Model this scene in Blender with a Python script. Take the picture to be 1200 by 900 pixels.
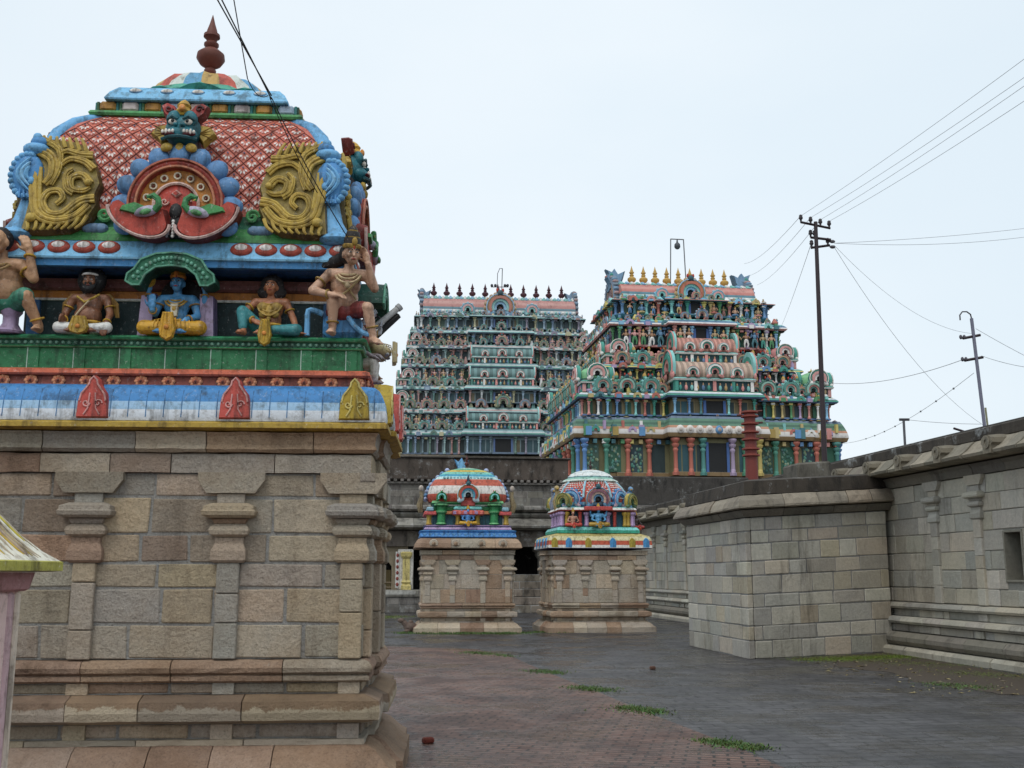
import bpy, math, random
from mathutils import Matrix, Vector, Euler
PI = math.pi
R = math.radians
for o in list(bpy.data.objects): bpy.data.objects.remove(o)
C = bpy.context.scene.collection
SC = bpy.context.scene

# ------------------------------------------------------------------ camera, sky, sun, exposure
cd = bpy.data.cameras.new('camera'); cam = bpy.data.objects.new('camera', cd); C.objects.link(cam)
cam.location = (0, 0, 1.6); cam.rotation_euler = (R(90 + 10.07), 0, 0)
cd.sensor_width = 36; cd.lens = 37.5; cd.clip_start = 0.05; cd.clip_end = 4000
SC.camera = cam
SUN_EL, SUN_AZ = 58, 200          # azimuth measured clockwise from +Y: behind the camera, to the left
W = bpy.data.worlds.new('World'); SC.world = W; W.use_nodes = True
nt = W.node_tree; nt.nodes.clear(); N = nt.nodes.new; L = nt.links.new
wo = N('ShaderNodeOutputWorld')
sky = N('ShaderNodeTexSky'); sky.sky_type = 'NISHITA'; sky.sun_disc = False
sky.sun_elevation = R(SUN_EL); sky.sun_rotation = R(SUN_AZ); sky.dust_density = 3; sky.air_density = 1.2
b1 = N('ShaderNodeBackground'); L(sky.outputs[0], b1.inputs[0]); b1.inputs[1].default_value = 0.12
tc = N('ShaderNodeTexCoord'); nz = N('ShaderNodeTexNoise'); nz.inputs['Scale'].default_value = 1.6
nz.inputs['Detail'].default_value = 5; nz.inputs['Roughness'].default_value = .45
mp = N('ShaderNodeMapping'); mp.inputs['Scale'].default_value = (1, 1, 2.2); mp.inputs['Location'].default_value = (.35, .2, .1)
L(tc.outputs['Generated'], mp.inputs[0]); sx = N('ShaderNodeSeparateXYZ'); L(tc.outputs['Generated'], sx.inputs[0]); L(mp.outputs[0], nz.inputs[0])
rp = N('ShaderNodeValToRGB'); rp.color_ramp.elements[0].position = .38; rp.color_ramp.elements[1].position = .62
rp.color_ramp.elements[0].color = (.72, .81, .875, 1); rp.color_ramp.elements[1].color = (.82, .875, .915, 1)
L(nz.outputs['Fac'], rp.inputs[0])
ab = N('ShaderNodeMath'); ab.operation = 'ABSOLUTE'; L(sx.outputs[0], ab.inputs[0])
mr = N('ShaderNodeMapRange'); mr.interpolation_type = 'SMOOTHSTEP'; L(ab.outputs[0], mr.inputs[0])
for i_, v_ in enumerate((.08, .6, 0, .75)): mr.inputs[i_+1].default_value = v_
mc = N('ShaderNodeMix'); mc.data_type = 'RGBA'; L(mr.outputs[0], mc.inputs[0]); L(rp.outputs[0], mc.inputs[6]); mc.inputs[7].default_value = (.67, .765, .835, 1)
b2 = N('ShaderNodeBackground'); L(mc.outputs[2], b2.inputs[0]); b2.inputs[1].default_value = 1.0
mx = N('ShaderNodeMixShader'); mx.inputs[0].default_value = .92
L(b1.outputs[0], mx.inputs[1]); L(b2.outputs[0], mx.inputs[2]); L(mx.outputs[0], wo.inputs[0])
sd = bpy.data.lights.new('sun', 'SUN'); sd.energy = .9; sd.angle = R(25); sd.color = (1, .96, .9)
so = bpy.data.objects.new('sun', sd); C.objects.link(so)
so.rotation_euler = (R(90 - SUN_EL), 0, R(180 - SUN_AZ)); so.location = (0, 0, 60)
SC.view_settings.view_transform = 'Standard'; SC.view_settings.look = 'None'
SC.view_settings.exposure = 0.22; SC.view_settings.gamma = 1; SC.view_settings.use_curve_mapping = False

# ------------------------------------------------------------------ colours and materials
def hx(s):
    s = s.lstrip('#'); v = [int(s[i:i+2], 16)/255 for i in (0, 2, 4)]
    return tuple((c/12.92 if c <= .04045 else ((c+.055)/1.055)**2.4) for c in v)
BLUE, LBLUE, DBLUE = hx('#4f97d0'), hx('#7fc0e8'), hx('#2f62a8')
RED, TERRA, MAROON = hx('#c2402f'), hx('#cc6a48'), hx('#74302a')
GREEN, DGREEN, LGREEN = hx('#2f8a50'), hx('#1b5c44'), hx('#7dc487')
TEAL, AQUA, DTEAL = hx('#2f9e8c'), hx('#7fd0cb'), hx('#1d5560')
OCHRE, GOLD, ORANGE, YEL = hx('#b5963a'), hx('#c59a30'), hx('#dc8f3c'), hx('#dcc85a')
WHITE, PINK, MAUVE, CREAM = hx('#ece9e4'), hx('#e09a94'), hx('#b497c2'), hx('#ded2b4')
SKIN, TAN, BROWN = hx('#d3a27e'), hx('#b07f58'), hx('#8a5c42')
BLACK, DGREY, GREY, SLATE = hx('#191a1c'), hx('#2c2d2f'), hx('#8c8c88'), hx('#22393c')
RUST = hx('#6e2a22')

def nodes(m):
    m.use_nodes = True; t = m.node_tree; return t, t.nodes.new, t.links.new, t.nodes['Principled BSDF']
def mk_mat(name, col=None, rough=.6, metal=0, kind='paint'):
    """col None: take the piece's own colour from the face attribute 'tint'."""
    m = bpy.data.materials.new(name); t, N, L, p = nodes(m)
    p.inputs['Roughness'].default_value = rough; p.inputs['Metallic'].default_value = metal
    if col is None:
        a = N('ShaderNodeAttribute'); a.attribute_name = 'tint'; src = a.outputs['Color']
    else:
        a = N('ShaderNodeRGB'); a.outputs[0].default_value = (*col, 1); src = a.outputs[0]
    tc = N('ShaderNodeTexCoord')
    def noise(scale, det=6, ro=.6, sc=(1, 1, 1)):
        mp = N('ShaderNodeMapping'); mp.inputs['Scale'].default_value = sc; L(tc.outputs['Object'], mp.inputs[0])
        n = N('ShaderNodeTexNoise'); n.inputs['Scale'].default_value = scale; n.inputs['Detail'].default_value = det
        n.inputs['Roughness'].default_value = ro; L(mp.outputs[0], n.inputs[0]); return n.outputs['Fac']
    def ramp(s, p0, p1, c0=0, c1=1):
        r = N('ShaderNodeMapRange'); r.inputs[1].default_value = p0; r.inputs[2].default_value = p1
        r.inputs[3].default_value = c0; r.inputs[4].default_value = c1; L(s, r.inputs[0]); return r.outputs[0]
    def mix(f, a, b, mode='MIX'):
        x = N('ShaderNodeMix'); x.data_type = 'RGBA'; x.blend_type = mode
        if isinstance(f, (int, float)): x.inputs[0].default_value = f
        else: L(f, x.inputs[0])
        for v, i in ((a, 6), (b, 7)):
            if isinstance(v, tuple): x.inputs[i].default_value = (*v, 1)
            else: L(v, x.inputs[i])
        return x.outputs[2]
    def bump(h, st, di):
        b = N('ShaderNodeBump'); b.inputs['Strength'].default_value = st; b.inputs['Distance'].default_value = di
        L(h, b.inputs['Height']); L(b.outputs[0], p.inputs['Normal'])
    if kind == 'paint':
        c = mix(ramp(noise(5, 8, .65), .35, .7, 0, .4), src, (.8, .78, .74), 'MULTIPLY')
        c = mix(ramp(noise(33, 6, .75), .58, .72, 0, .5), c, (.75, .73, .7))
        c = mix(ramp(noise(14, 8, .7), .5, .66, 0, .75), c, (.4, .35, .3), 'MULTIPLY')
        c = mix(ramp(noise(11, 7, .65, (1, 1, .14)), .52, .66, 0, .75), c, (.26, .25, .24), 'MULTIPLY')
        L(c, p.inputs['Base Color']); bump(noise(34, 6, .65), .5, .012)
    elif kind == 'far':
        c = mix(ramp(noise(1.2, 6, .65), .5, .72, 0, .55), src, (.45, .42, .4), 'MULTIPLY')
        c = mix(ramp(noise(3, 6, .6, (1, 1, .2)), .55, .72, 0, .5), c, (.35, .34, .34), 'MULTIPLY')
        L(c, p.inputs['Base Color'])
    elif kind == 'stone':
        n1 = noise(3.2, 9, .68); n2 = noise(22, 8, .7); n3 = noise(60, 6, .75)
        c = mix(ramp(n1, .3, .72, 0, 1), mix(1.0, src, (.76, .78, .8), 'MULTIPLY'), mix(1.0, src, (1.1, 1.05, .98), 'MULTIPLY'))
        c = mix(ramp(n2, .3, .7, .6, 0), c, (.5, .46, .42), 'MULTIPLY')
        c = mix(ramp(n3, .35, .7, 0, .5), c, mix(1.0, src, (1.35, 1.3, 1.22), 'MULTIPLY'))
        c = mix(ramp(n3, .28, .45, .55, 0), c, (.4, .36, .33), 'MULTIPLY')
        c = mix(ramp(noise(1.7, 8, .7, (1, 1, .45)), .56, .72, 0, .7), c, (.36, .33, .3), 'MULTIPLY')
        c = mix(ramp(noise(7, 9, .75), .63, .72, 0, .3), c, (.62, .6, .52))
        c = mix(ramp(noise(.8, 9, .72), .48, .62, 0, .55), c, (.5, .44, .38), 'MULTIPLY')
        c = mix(ramp(noise(2.2, 9, .7, (1, 1, .12)), .56, .7, 0, .55), c, (.38, .35, .33), 'MULTIPLY')
        L(c, p.inputs['Base Color'])
        h = N('ShaderNodeMath'); h.operation = 'ADD'; L(n1, h.inputs[0]); L(n2, h.inputs[1]); h2 = N('ShaderNodeMath'); h2.operation = 'MULTIPLY_ADD'; L(n3, h2.inputs[0]); h2.inputs[1].default_value = .5; L(h.outputs[0], h2.inputs[2]); bump(h2.outputs[0], 1.0, .035)
    elif kind == 'slab':
        n1 = noise(3.2, 9, .68); n3 = noise(60, 6, .75); n2 = noise(7, 9, .75)
        sp = N('ShaderNodeSeparateXYZ'); L(tc.outputs['Object'], sp.inputs[0]); ad = N('ShaderNodeMath'); ad.operation = 'MULTIPLY_ADD'; L(n2, ad.inputs[0]); ad.inputs[1].default_value = .22; L(sp.outputs[2], ad.inputs[2])
        top = mix(ramp(n1, .3, .7), mix(1.0, src, (.5, .41, .36), 'MULTIPLY'), mix(1.0, src, (.72, .58, .49), 'MULTIPLY'))
        c = mix(ramp(ad.outputs[0], .715, .73), mix(1.0, src, (1.0, 1.0, 1.0), 'MULTIPLY'), top)
        c = mix(ramp(n3, .28, .45, .55, 0), c, (.4, .36, .33), 'MULTIPLY'); c = mix(ramp(noise(1.7, 8, .7), .56, .72, 0, .6), c, (.36, .33, .3), 'MULTIPLY')
        L(c, p.inputs['Base Color']); h = N('ShaderNodeMath'); h.operation = 'ADD'; L(n2, h.inputs[0]); L(n3, h.inputs[1]); bump(h.outputs[0], 1.0, .035)
    elif kind == 'grey_wall':
        n1 = noise(2.2, 9, .68); n2 = noise(14, 8, .7)
        c = mix(ramp(n1, .3, .72, 0, 1), mix(1.0, src, (.92, .9, .85), 'MULTIPLY'), mix(1.0, src, (1.15, 1.1, 1.0), 'MULTIPLY'))
        c = mix(ramp(noise(2.6, 8, .7, (1, 1, .16)), .55, .7, 0, .7), c, (.26, .25, .24), 'MULTIPLY')
        c = mix(ramp(noise(.9, 7, .7, (1, 1, .6)), .54, .72, 0, .6), c, (.42, .4, .37), 'MULTIPLY')
        c = mix(ramp(n2, .3, .75, .45, 0), c, (.45, .44, .42), 'MULTIPLY')
        L(c, p.inputs['Base Color']); bump(n2, .6, .03)
    elif kind == 'soot':
        n1 = noise(.9, 9, .7)
        c = mix(ramp(noise(2.4, 8, .72, (1, 1, .35)), .48, .66, 0, .9), src, (.16, .155, .15), 'MULTIPLY')
        c = mix(ramp(noise(1.8, 9, .8), .56, .68, 0, .55), c, (.48, .5, .5))
        c = mix(ramp(n1, .35, .65, .5, 0), c, (.3, .28, .26), 'MULTIPLY')
        L(c, p.inputs['Base Color']); bump(n1, .5, .08)
    elif kind == 'plain':
        c = mix(ramp(noise(20, 5), .4, .7, 0, .5), src, (.6, .55, .5), 'MULTIPLY'); L(c, p.inputs['Base Color'])
    return m
PAINT = mk_mat('painted plaster'); FAR = mk_mat('far painted plaster', rough=.7, kind='far')
STONE = mk_mat('carved stone', rough=.85, kind='stone'); GWALL = mk_mat('grey wall stone', rough=.85, kind='grey_wall')
SLABM = mk_mat('peeling stone', rough=.85, kind='slab'); SOOT = mk_mat('blackened stone', rough=.9, kind='soot'); PLAIN = mk_mat('plain weathered', rough=.6, kind='plain')
_pm = {}
def paint(col, rough=.5):
    k = tuple(round(c, 4) for c in col)
    if k not in _pm: _pm[k] = mk_mat('statue paint', col, rough)
    return _pm[k]

# ------------------------------------------------------------------ mesh builder
class MB:
    def __init__(s): s.v = []; s.f = []; s.c = []; s.sm = []; s.T = Matrix.Identity(4)
    def at(s, x=0, y=0, z=0, rz=0, rx=0, ry=0, sc=1):
        s.T = Matrix.Translation((x, y, z)) @ Euler((rx, ry, rz)).to_matrix().to_4x4() @ (Matrix.Scale(sc, 4) if not isinstance(sc, tuple) else Matrix.Diagonal((*sc, 1)))
        return s
    def add(s, vs, fs, col, sm=False):
        b = len(s.v); T = s.T
        s.v += [tuple(T @ Vector(v)) for v in vs]
        for i, f in enumerate(fs):
            s.f.append([b+k for k in f]); s.c.append(col[i] if isinstance(col, list) else col); s.sm.append(sm)
    def box(s, x0, x1, y0, y1, z0, z1, col, bev=0, wob=0, rn=None):
        if bev <= 0:
            vs = [(x, y, z) for x in (x0, x1) for y in (y0, y1) for z in (z0, z1)]
            s.add(vs, [(0, 1, 3, 2), (4, 6, 7, 5), (0, 4, 5, 1), (2, 3, 7, 6), (0, 2, 6, 4), (1, 5, 7, 3)], col); return
        b = min(bev, .45*min(x1-x0, y1-y0, z1-z0)); vs = []; ix = {}
        for i, x in enumerate((x0, x1)):
            for j, y in enumerate((y0, y1)):
                for k, z in enumerate((z0, z1)):
                    if wob: x, z = (x0, x1)[i]+rn.uniform(-wob, wob), (z0, z1)[k]+rn.uniform(-wob, wob)
                    dx, dy, dz = (b if i == 0 else -b), (b if j == 0 else -b), (b if k == 0 else -b)
                    for a, p in enumerate(((x, y+dy, z+dz), (x+dx, y, z+dz), (x+dx, y+dy, z))):
                        ix[i, j, k, a] = len(vs); vs.append(p)
        q = ((0, 0), (1, 0), (1, 1), (0, 1)); fs = []
        for i in (0, 1):
            fs.append([ix[i, u, w, 0] for u, w in (q if i else q[::-1])])
            fs.append([ix[u, i, w, 1] for u, w in (q[::-1] if i else q)])
            fs.append([ix[u, w, i, 2] for u, w in (q if i else q[::-1])])
        for u in (0, 1):
            for w in (0, 1):
                fs.append([ix[0, u, w, 1], ix[1, u, w, 1], ix[1, u, w, 2], ix[0, u, w, 2]])
                fs.append([ix[u, 0, w, 0], ix[u, 1, w, 0], ix[u, 1, w, 2], ix[u, 0, w, 2]])
                fs.append([ix[u, w, 0, 0], ix[u, w, 1, 0], ix[u, w, 1, 1], ix[u, w, 0, 1]])
                for k in (0, 1): fs.append([ix[u, w, k, 0], ix[u, w, k, 1], ix[u, w, k, 2]])
        s.add(vs, fs, col)
    def rings(s, rings, col, sm=True, cap=True, closed=False):
        n = len(rings[0]); vs = [p for r in rings for p in r]; fs = []; cs = []
        m = len(rings)
        for i in range(m if closed else m-1):
            a, b = i*n, ((i+1) % m)*n
            for j in range(n):
                fs.append((a+j, a+(j+1) % n, b+(j+1) % n, b+j)); cs.append(col[i] if isinstance(col, list) else col)
        if cap and not closed:
            fs.append(tuple(range(n))[::-1]); cs.append(cs[0]); fs.append(tuple((m-1)*n+j for j in range(n))); cs.append(cs[len(fs)-3])
        s.add(vs, fs, cs, sm)
    def lathe(s, prof, col, n=16, x=0, y=0, z=0, sm=True, ph=0, sy=1):
        s.rings([[(x+r*math.cos(ph+2*PI*k/n), y+sy*r*math.sin(ph+2*PI*k/n), z+h) for k in range(n)] for r, h in prof], col, sm)
    def loft4(s, cx, cy, hx_, hy_, prof, col, sm=False, ch=0):
        rs = []
        for o, z in prof:
            a, b = hx_+o, hy_+o
            if ch: rs.append([(cx-a+ch, cy-b, z), (cx+a-ch, cy-b, z), (cx+a, cy-b+ch, z), (cx+a, cy+b-ch, z), (cx+a-ch, cy+b, z), (cx-a+ch, cy+b, z), (cx-a, cy+b-ch, z), (cx-a, cy-b+ch, z)])
            else: rs.append([(cx-a, cy-b, z), (cx+a, cy-b, z), (cx+a, cy+b, z), (cx-a, cy+b, z)])
        s.rings(rs, col, sm)
    def tube(s, pts, rad, col, n=8, closed=False):
        P = [Vector(p) for p in pts]; m = len(P); rs = []
        ref = Vector((0, 0, 1)); last = None
        for i in range(m):
            if closed: t = P[(i+1) % m]-P[i-1]
            else: t = P[min(i+1, m-1)]-P[max(i-1, 0)]
            t.normalize()
            if last is None:
                ref = Vector((0, 0, 1)) if abs(t.z) < .9 else Vector((1, 0, 0)); u = t.cross(ref).normalized()
            else:
                u = last-t*last.dot(t)
                u = u.normalized() if u.length > 1e-6 else t.orthogonal().normalized()
            last = u; w = t.cross(u)
            r = rad[i] if isinstance(rad, (list, tuple)) else rad
            rs.append([tuple(P[i]+(u*math.cos(2*PI*k/n)+w*math.sin(2*PI*k/n))*r) for k in range(n)])
        s.rings(rs, col, True, True, closed)
    def ell(s, c, r, col, n=12, m=8, rot=None):
        if not isinstance(r, (tuple, list)): r = (r, r, r)
        M = Euler(rot).to_matrix() if rot else None; vs = []
        def P(v):
            v = Vector((v[0]*r[0], v[1]*r[1], v[2]*r[2]))
            if M: v = M @ v
            return (v.x+c[0], v.y+c[1], v.z+c[2])
        vs.append(P((0, 0, -1)))
        for i in range(1, m):
            a = -PI/2+PI*i/m
            for k in range(n): vs.append(P((math.cos(a)*math.cos(2*PI*k/n), math.cos(a)*math.sin(2*PI*k/n), math.sin(a))))
        vs.append(P((0, 0, 1))); fs = []
        for k in range(n): fs.append((0, 1+(k+1) % n, 1+k))
        for i in range(m-2):
            for k in range(n): fs.append((1+i*n+k, 1+i*n+(k+1) % n, 1+(i+1)*n+(k+1) % n, 1+(i+1)*n+k))
        t = len(vs)-1
        for k in range(n): fs.append((1+(m-2)*n+k, 1+(m-2)*n+(k+1) % n, t))
        s.add(vs, fs, col, True)
    def prism(s, pts, y0, y1, col, side=None, inset=0):
        """outline in x,z extruded along y; the front is y0, with an optional bevelled front edge."""
        n = len(pts); cx = sum(p[0] for p in pts)/n; cz = sum(p[1] for p in pts)/n
        A = sum(pts[i-1][0]*pts[i][1]-pts[i][0]*pts[i-1][1] for i in range(n))
        if A < 0: pts = pts[::-1]
        side = side or col
        f = [(cx+(x-cx)*(1-inset), y0, cz+(z-cz)*(1-inset)) for x, z in pts]
        mid = [(x, y0+(y1-y0)*(.35 if inset else .01), z) for x, z in pts]; bk = [(x, y1, z) for x, z in pts]
        fs = [tuple(range(n)), tuple(range(3*n-1, 2*n-1, -1))]; cs = [col, side]
        for a in (0, n):
            for j in range(n): fs.append((a+j, a+n+j, a+n+(j+1) % n, a+(j+1) % n)); cs.append(side)
        s.add(f+mid+bk, fs, cs)
    def arc(s, r0, r1, a0, a1, y0, y1, col, n=20, cx=0, cz=0, sz=1):
        rs = []
        for i in range(n+1):
            a = R(a0+(a1-a0)*i/n); c, d = math.cos(a), math.sin(a)*sz
            rs.append([(cx+r*c, y, cz+r*d) for r, y in ((r0, y0), (r1, y0), (r1, y1), (r0, y1))])
        s.rings(rs, col, False)
    def arctube(s, r, rad, a0, a1, col, n=20, cx=0, cy=0, cz=0, k=6, sz=1):
        s.tube([(cx+r*math.cos(R(a0+(a1-a0)*i/n)), cy, cz+sz*r*math.sin(R(a0+(a1-a0)*i/n))) for i in range(n+1)], rad, col, k)
    def cap(s, p0, r0, p1, r1, col=(1, 1, 1), n=10):
        p0, p1 = Vector(p0), Vector(p1); s.tube([p0, p1], [r0, r1], col, n); s.ell(p0, r0, col, n, 6); s.ell(p1, r1, col, n, 6)
    def chain(s, pts, rad, col=(1, 1, 1), n=10):
        rad = [r*.9 if r > .032 else r for r in rad]
        for i in range(len(pts)-1): s.cap(pts[i], rad[i], pts[i+1], rad[i+1], col, n)
    def mesh(s, name, mat, ang=40):
        me = bpy.data.meshes.new(name); me.from_pydata(s.v, [], s.f)
        me.attributes.new('tint', 'FLOAT_COLOR', 'FACE').data.foreach_set('color', [x for c in s.c for x in (*c[:3], 1)])
        me.polygons.foreach_set('use_smooth', s.sm)
        me.materials.append(mat); me.update()
        if any(s.sm): me.set_sharp_from_angle(angle=R(ang))
        return me
    def build(s, name, mat, parent=None, loc=(0, 0, 0), rz=0):
        return link(name, s.mesh(name, mat), parent, loc, rz)
def link(name, me, parent=None, loc=(0, 0, 0), rz=0, rx=0):
    o = bpy.data.objects.new(name, me); C.objects.link(o); o.parent = parent
    o.location = loc; o.rotation_euler = (rx, 0, rz); return o
def thing(name, label, cat, loc=(0, 0, 0), rz=0, group=None):
    o = link(name, None, None, loc, rz); return tag(o, label, cat, group)
def tag(o, label=None, cat=None, group=None, kind=None):
    if label: o['label'] = label
    if cat: o['category'] = cat
    if group: o['group'] = group
    if kind: o['kind'] = kind
    return o
def soft(mb, name, mat, vox, parent, loc=(0, 0, 0), rz=0, it=2):
    """fuse overlapping closed shells of mb into ONE continuous skin."""
    me = bpy.data.meshes.new(name); me.from_pydata(mb.v, [], mb.f); me.update()
    t = bpy.data.objects.new(name, me); C.objects.link(t)
    m = t.modifiers.new('r', 'REMESH'); m.mode = 'VOXEL'; m.voxel_size = vox; m.use_smooth_shade = True
    m2 = t.modifiers.new('s', 'SMOOTH'); m2.iterations = it; m2.factor = .5
    dg = bpy.context.evaluated_depsgraph_get()
    nm = bpy.data.meshes.new_from_object(t.evaluated_get(dg)); nm.name = name
    bpy.data.objects.remove(t); bpy.data.meshes.remove(me)
    nm.materials.clear(); nm.materials.append(mat)
    return link(name, nm, parent, loc, rz)
def jit(rn, col, a=.12):
    k = 1+rn.uniform(-a, a); return tuple(c*k*(1+rn.uniform(-a*.13, a*.13)) for c in col)

# ------------------------------------------------------------------ masonry helpers
WARM = [hx(c) for c in ('#c4b7a4', '#c0b39f', '#bbb4a8', '#c7b69b', '#beb3a6', '#bab1a2', '#c9b79e', '#b6b1a8', '#c2b09e', '#bfb3a2', '#ab9f8e')]
RUSTY = [hx(c) for c in ('#b89b82', '#b0957f', '#bba086', '#ac9888', '#b49984')]
COOL = [hx(c) for c in ('#b5b3ad', '#bcb9b1', '#adadaa', '#b6b2a8', '#c0bdb5', '#aaa9a4', '#b8b2a6')]
MORT = hx('#a6a6a4')
def courses(mb, x0, x1, rows, lens, rn, tints, depth=.12, gap=.01, bev=.012, jt=.012, holes=(), mort=MORT, mo=.012, fixed=None, back=True):
    for z0, z1 in rows:
        x = x0; first = True
        while x < x1-.02:
            l = rn.uniform(*lens)*(rn.uniform(.4, 1) if first else 1); first = False
            e = x+l
            if x1-e < lens[0]*.6: e = x1
            cuts = [(x, e)]
            for (a, b, c, d) in holes:
                if c < z1-.01 and d > z0+.01:
                    nc = []
                    for p, q in cuts:
                        if p >= b or q <= a: nc.append((p, q)); continue
                        if p < a-.03: nc.append((p, a))
                        if q > b+.03: nc.append((b, q))
                    cuts = nc
            for p, q in cuts:
                j = rn.uniform(0, jt)
                mb.box(p+gap/2, q-gap/2, -j, depth, z0+gap/2, z1-gap/2, jit(rn, rn.choice(tints), .15), bev*rn.uniform(.6, 1.4), min(.007, (z1-z0)*.03), rn)
            x = e
    if back:
        if not holes: mb.box(x0+.02, x1-.02, mo, depth*.98, rows[0][0]+.002, rows[-1][1]-.002, mort)
        else:
            z0, z1 = rows[0][0]+.002, rows[-1][1]-.002; xs = x0+.002
            for (a, b, c, d) in sorted(holes):
                mb.box(xs, a-.012, .012, depth*.98, z0, z1, mort)
                if c > z0: mb.box(a-.011, b+.011, .013, depth*.97, z0, c-.012, mort)
                mb.box(a-.011, b+.011, .013, depth*.97, d+.012, z1, mort); xs = b+.012
            mb.box(xs, x1-.002, .012, depth*.98, z0, z1, mort)
def sides(hx_, hy_, cx=0, cy=0):
    """(rz, x, y, half length, half depth) for the four faces of a rectangle, each seen from outside with its front at -y."""
    return [(0, cx, cy, hx_, hy_), (PI/2, cx, cy, hy_, hx_), (PI, cx, cy, hx_, hy_), (-PI/2, cx, cy, hy_, hx_)]
def wall_box(mb, hx_, hy_, rows, lens, rn, tints, cx=0, cy=0, which=(0, 1, 2, 3), **k):
    for i, (rz, x, y, a, b) in enumerate(sides(hx_, hy_, cx, cy)):
        if i not in which: continue
        mb.at(x, y, 0, rz); mb.T = mb.T @ Matrix.Translation((0, -b, 0))
        courses(mb, -a+(.122 if i % 2 else 0), a-(.122 if i % 2 else 0), rows, lens, rn, tints, **k)
    mb.at()
def mould(mb, hx_, hy_, prof, rn, tints, seg=(.5, .9), gap=.008, cx=0, cy=0, jo=.006, dz=0, which=(0, 1, 2, 3)):
    """moulding run round a rectangle in separate stones; prof = outline (offset out, z) from bottom to top."""
    for i, (rz, x, y, a, b) in enumerate(sides(hx_, hy_, cx, cy)):
        if i not in which: continue
        mb.at(x, y, dz, rz); s = -a
        while s < a-.01:
            e = s+rn.uniform(*seg)
            if a-e < seg[0]*.6: e = a
            j = rn.uniform(-jo, jo); col = jit(rn, rn.choice(tints), .15)
            nq = max(2, int((e-s)/.13)); S_ = []
            for q in range(nq+1):
                t = q/nq; r_ = []
                for o, z in prof:
                    w_ = rn.uniform(-1, 1)*min(jo, .006)*1.1 if o > 0 and 0 < q < nq else 0
                    o2 = o+j+w_ if o > 0 else o; xl, xr = (-a-o2 if s == -a else s+gap/2), (a+o2 if e == a else e-gap/2)
                    r_.append((xl+(xr-xl)*t, -b-o2, z+w_*.6))
                S_.append(r_)
            mb.rings(S_, col, False); s = e
    mb.at()
def mouldline(mb, x0, x1, prof, rn, tints, seg=(.5, .9), gap=.01, jo=.01):
    s = x0
    while s < x1-.01:
        e = s+rn.uniform(*seg)
        if x1-e < seg[0]*.6: e = x1
        j = rn.uniform(-jo, jo); col = jit(rn, rn.choice(tints), .15)
        mb.rings([[(q, -(o+j if o > 0 else o), z) for o, z in prof] for q in (s+gap/2, e-gap/2)], col, False); s = e
def pilaster_mb(rn, tints, z0, z1, zc, w=.17, k=1.0, cool=False):
    """flat pilaster with a bulb and a broad abacus; z0 foot, z1 head of the corbel, zc underside of the abacus."""
    mb = MB(); z = z0; d = .045*k
    zs = zc-.34*k
    while z < zs-.01:
        e = min(zs, z+rn.uniform(.2, .36)*k)
        if zs-e < .1*k: e = zs
        mb.box(-w/2, w/2, -d, .05, z+.003, e-.003, jit(rn, rn.choice(tints)), .008); z = e
    def st(o0, prof): mb.loft4(0, 0, w/2, .02, [(o0+o, zz) for o, zz in prof], jit(rn, rn.choice(tints)))
    st(.035*k, [(-.01, zs), (.012*k, zs+.02*k), (.012*k, zs+.09*k), (-.012*k, zs+.15*k), (-.012*k, zs+.19*k)])
    st(.045*k, [(-.03*k, zs+.193*k), (.012*k, zs+.215*k), (.022*k, zs+.245*k), (.012*k, zs+.275*k), (-.02*k, zs+.295*k)])
    st(.03*k, [(0, zs+.298*k), (.02*k, zs+.335*k)])
    st(.1*k, [(-.02*k, zc), (.012*k, zc+.02*k), (.02*k, zc+.05*k), (.008*k, zc+.06*k), (.004*k, zc+.09*k), (-.05*k, zc+.115*k)])
    st(.02*k, [(0, zc+.118*k), (0, z1-.165*k)])
    c = jit(rn, rn.choice(tints)); h = .33*k/2*1.55
    mb.prism([(-h, z1), (-h, z1-.06*k), (-h+.05*k, z1-.13*k), (-h+.07*k, z1-.16*k), (h-.07*k, z1-.16*k), (h-.05*k, z1-.13*k), (h, z1-.06*k), (h, z1)], -d-.018*k, .05, c)
    return mb
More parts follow.
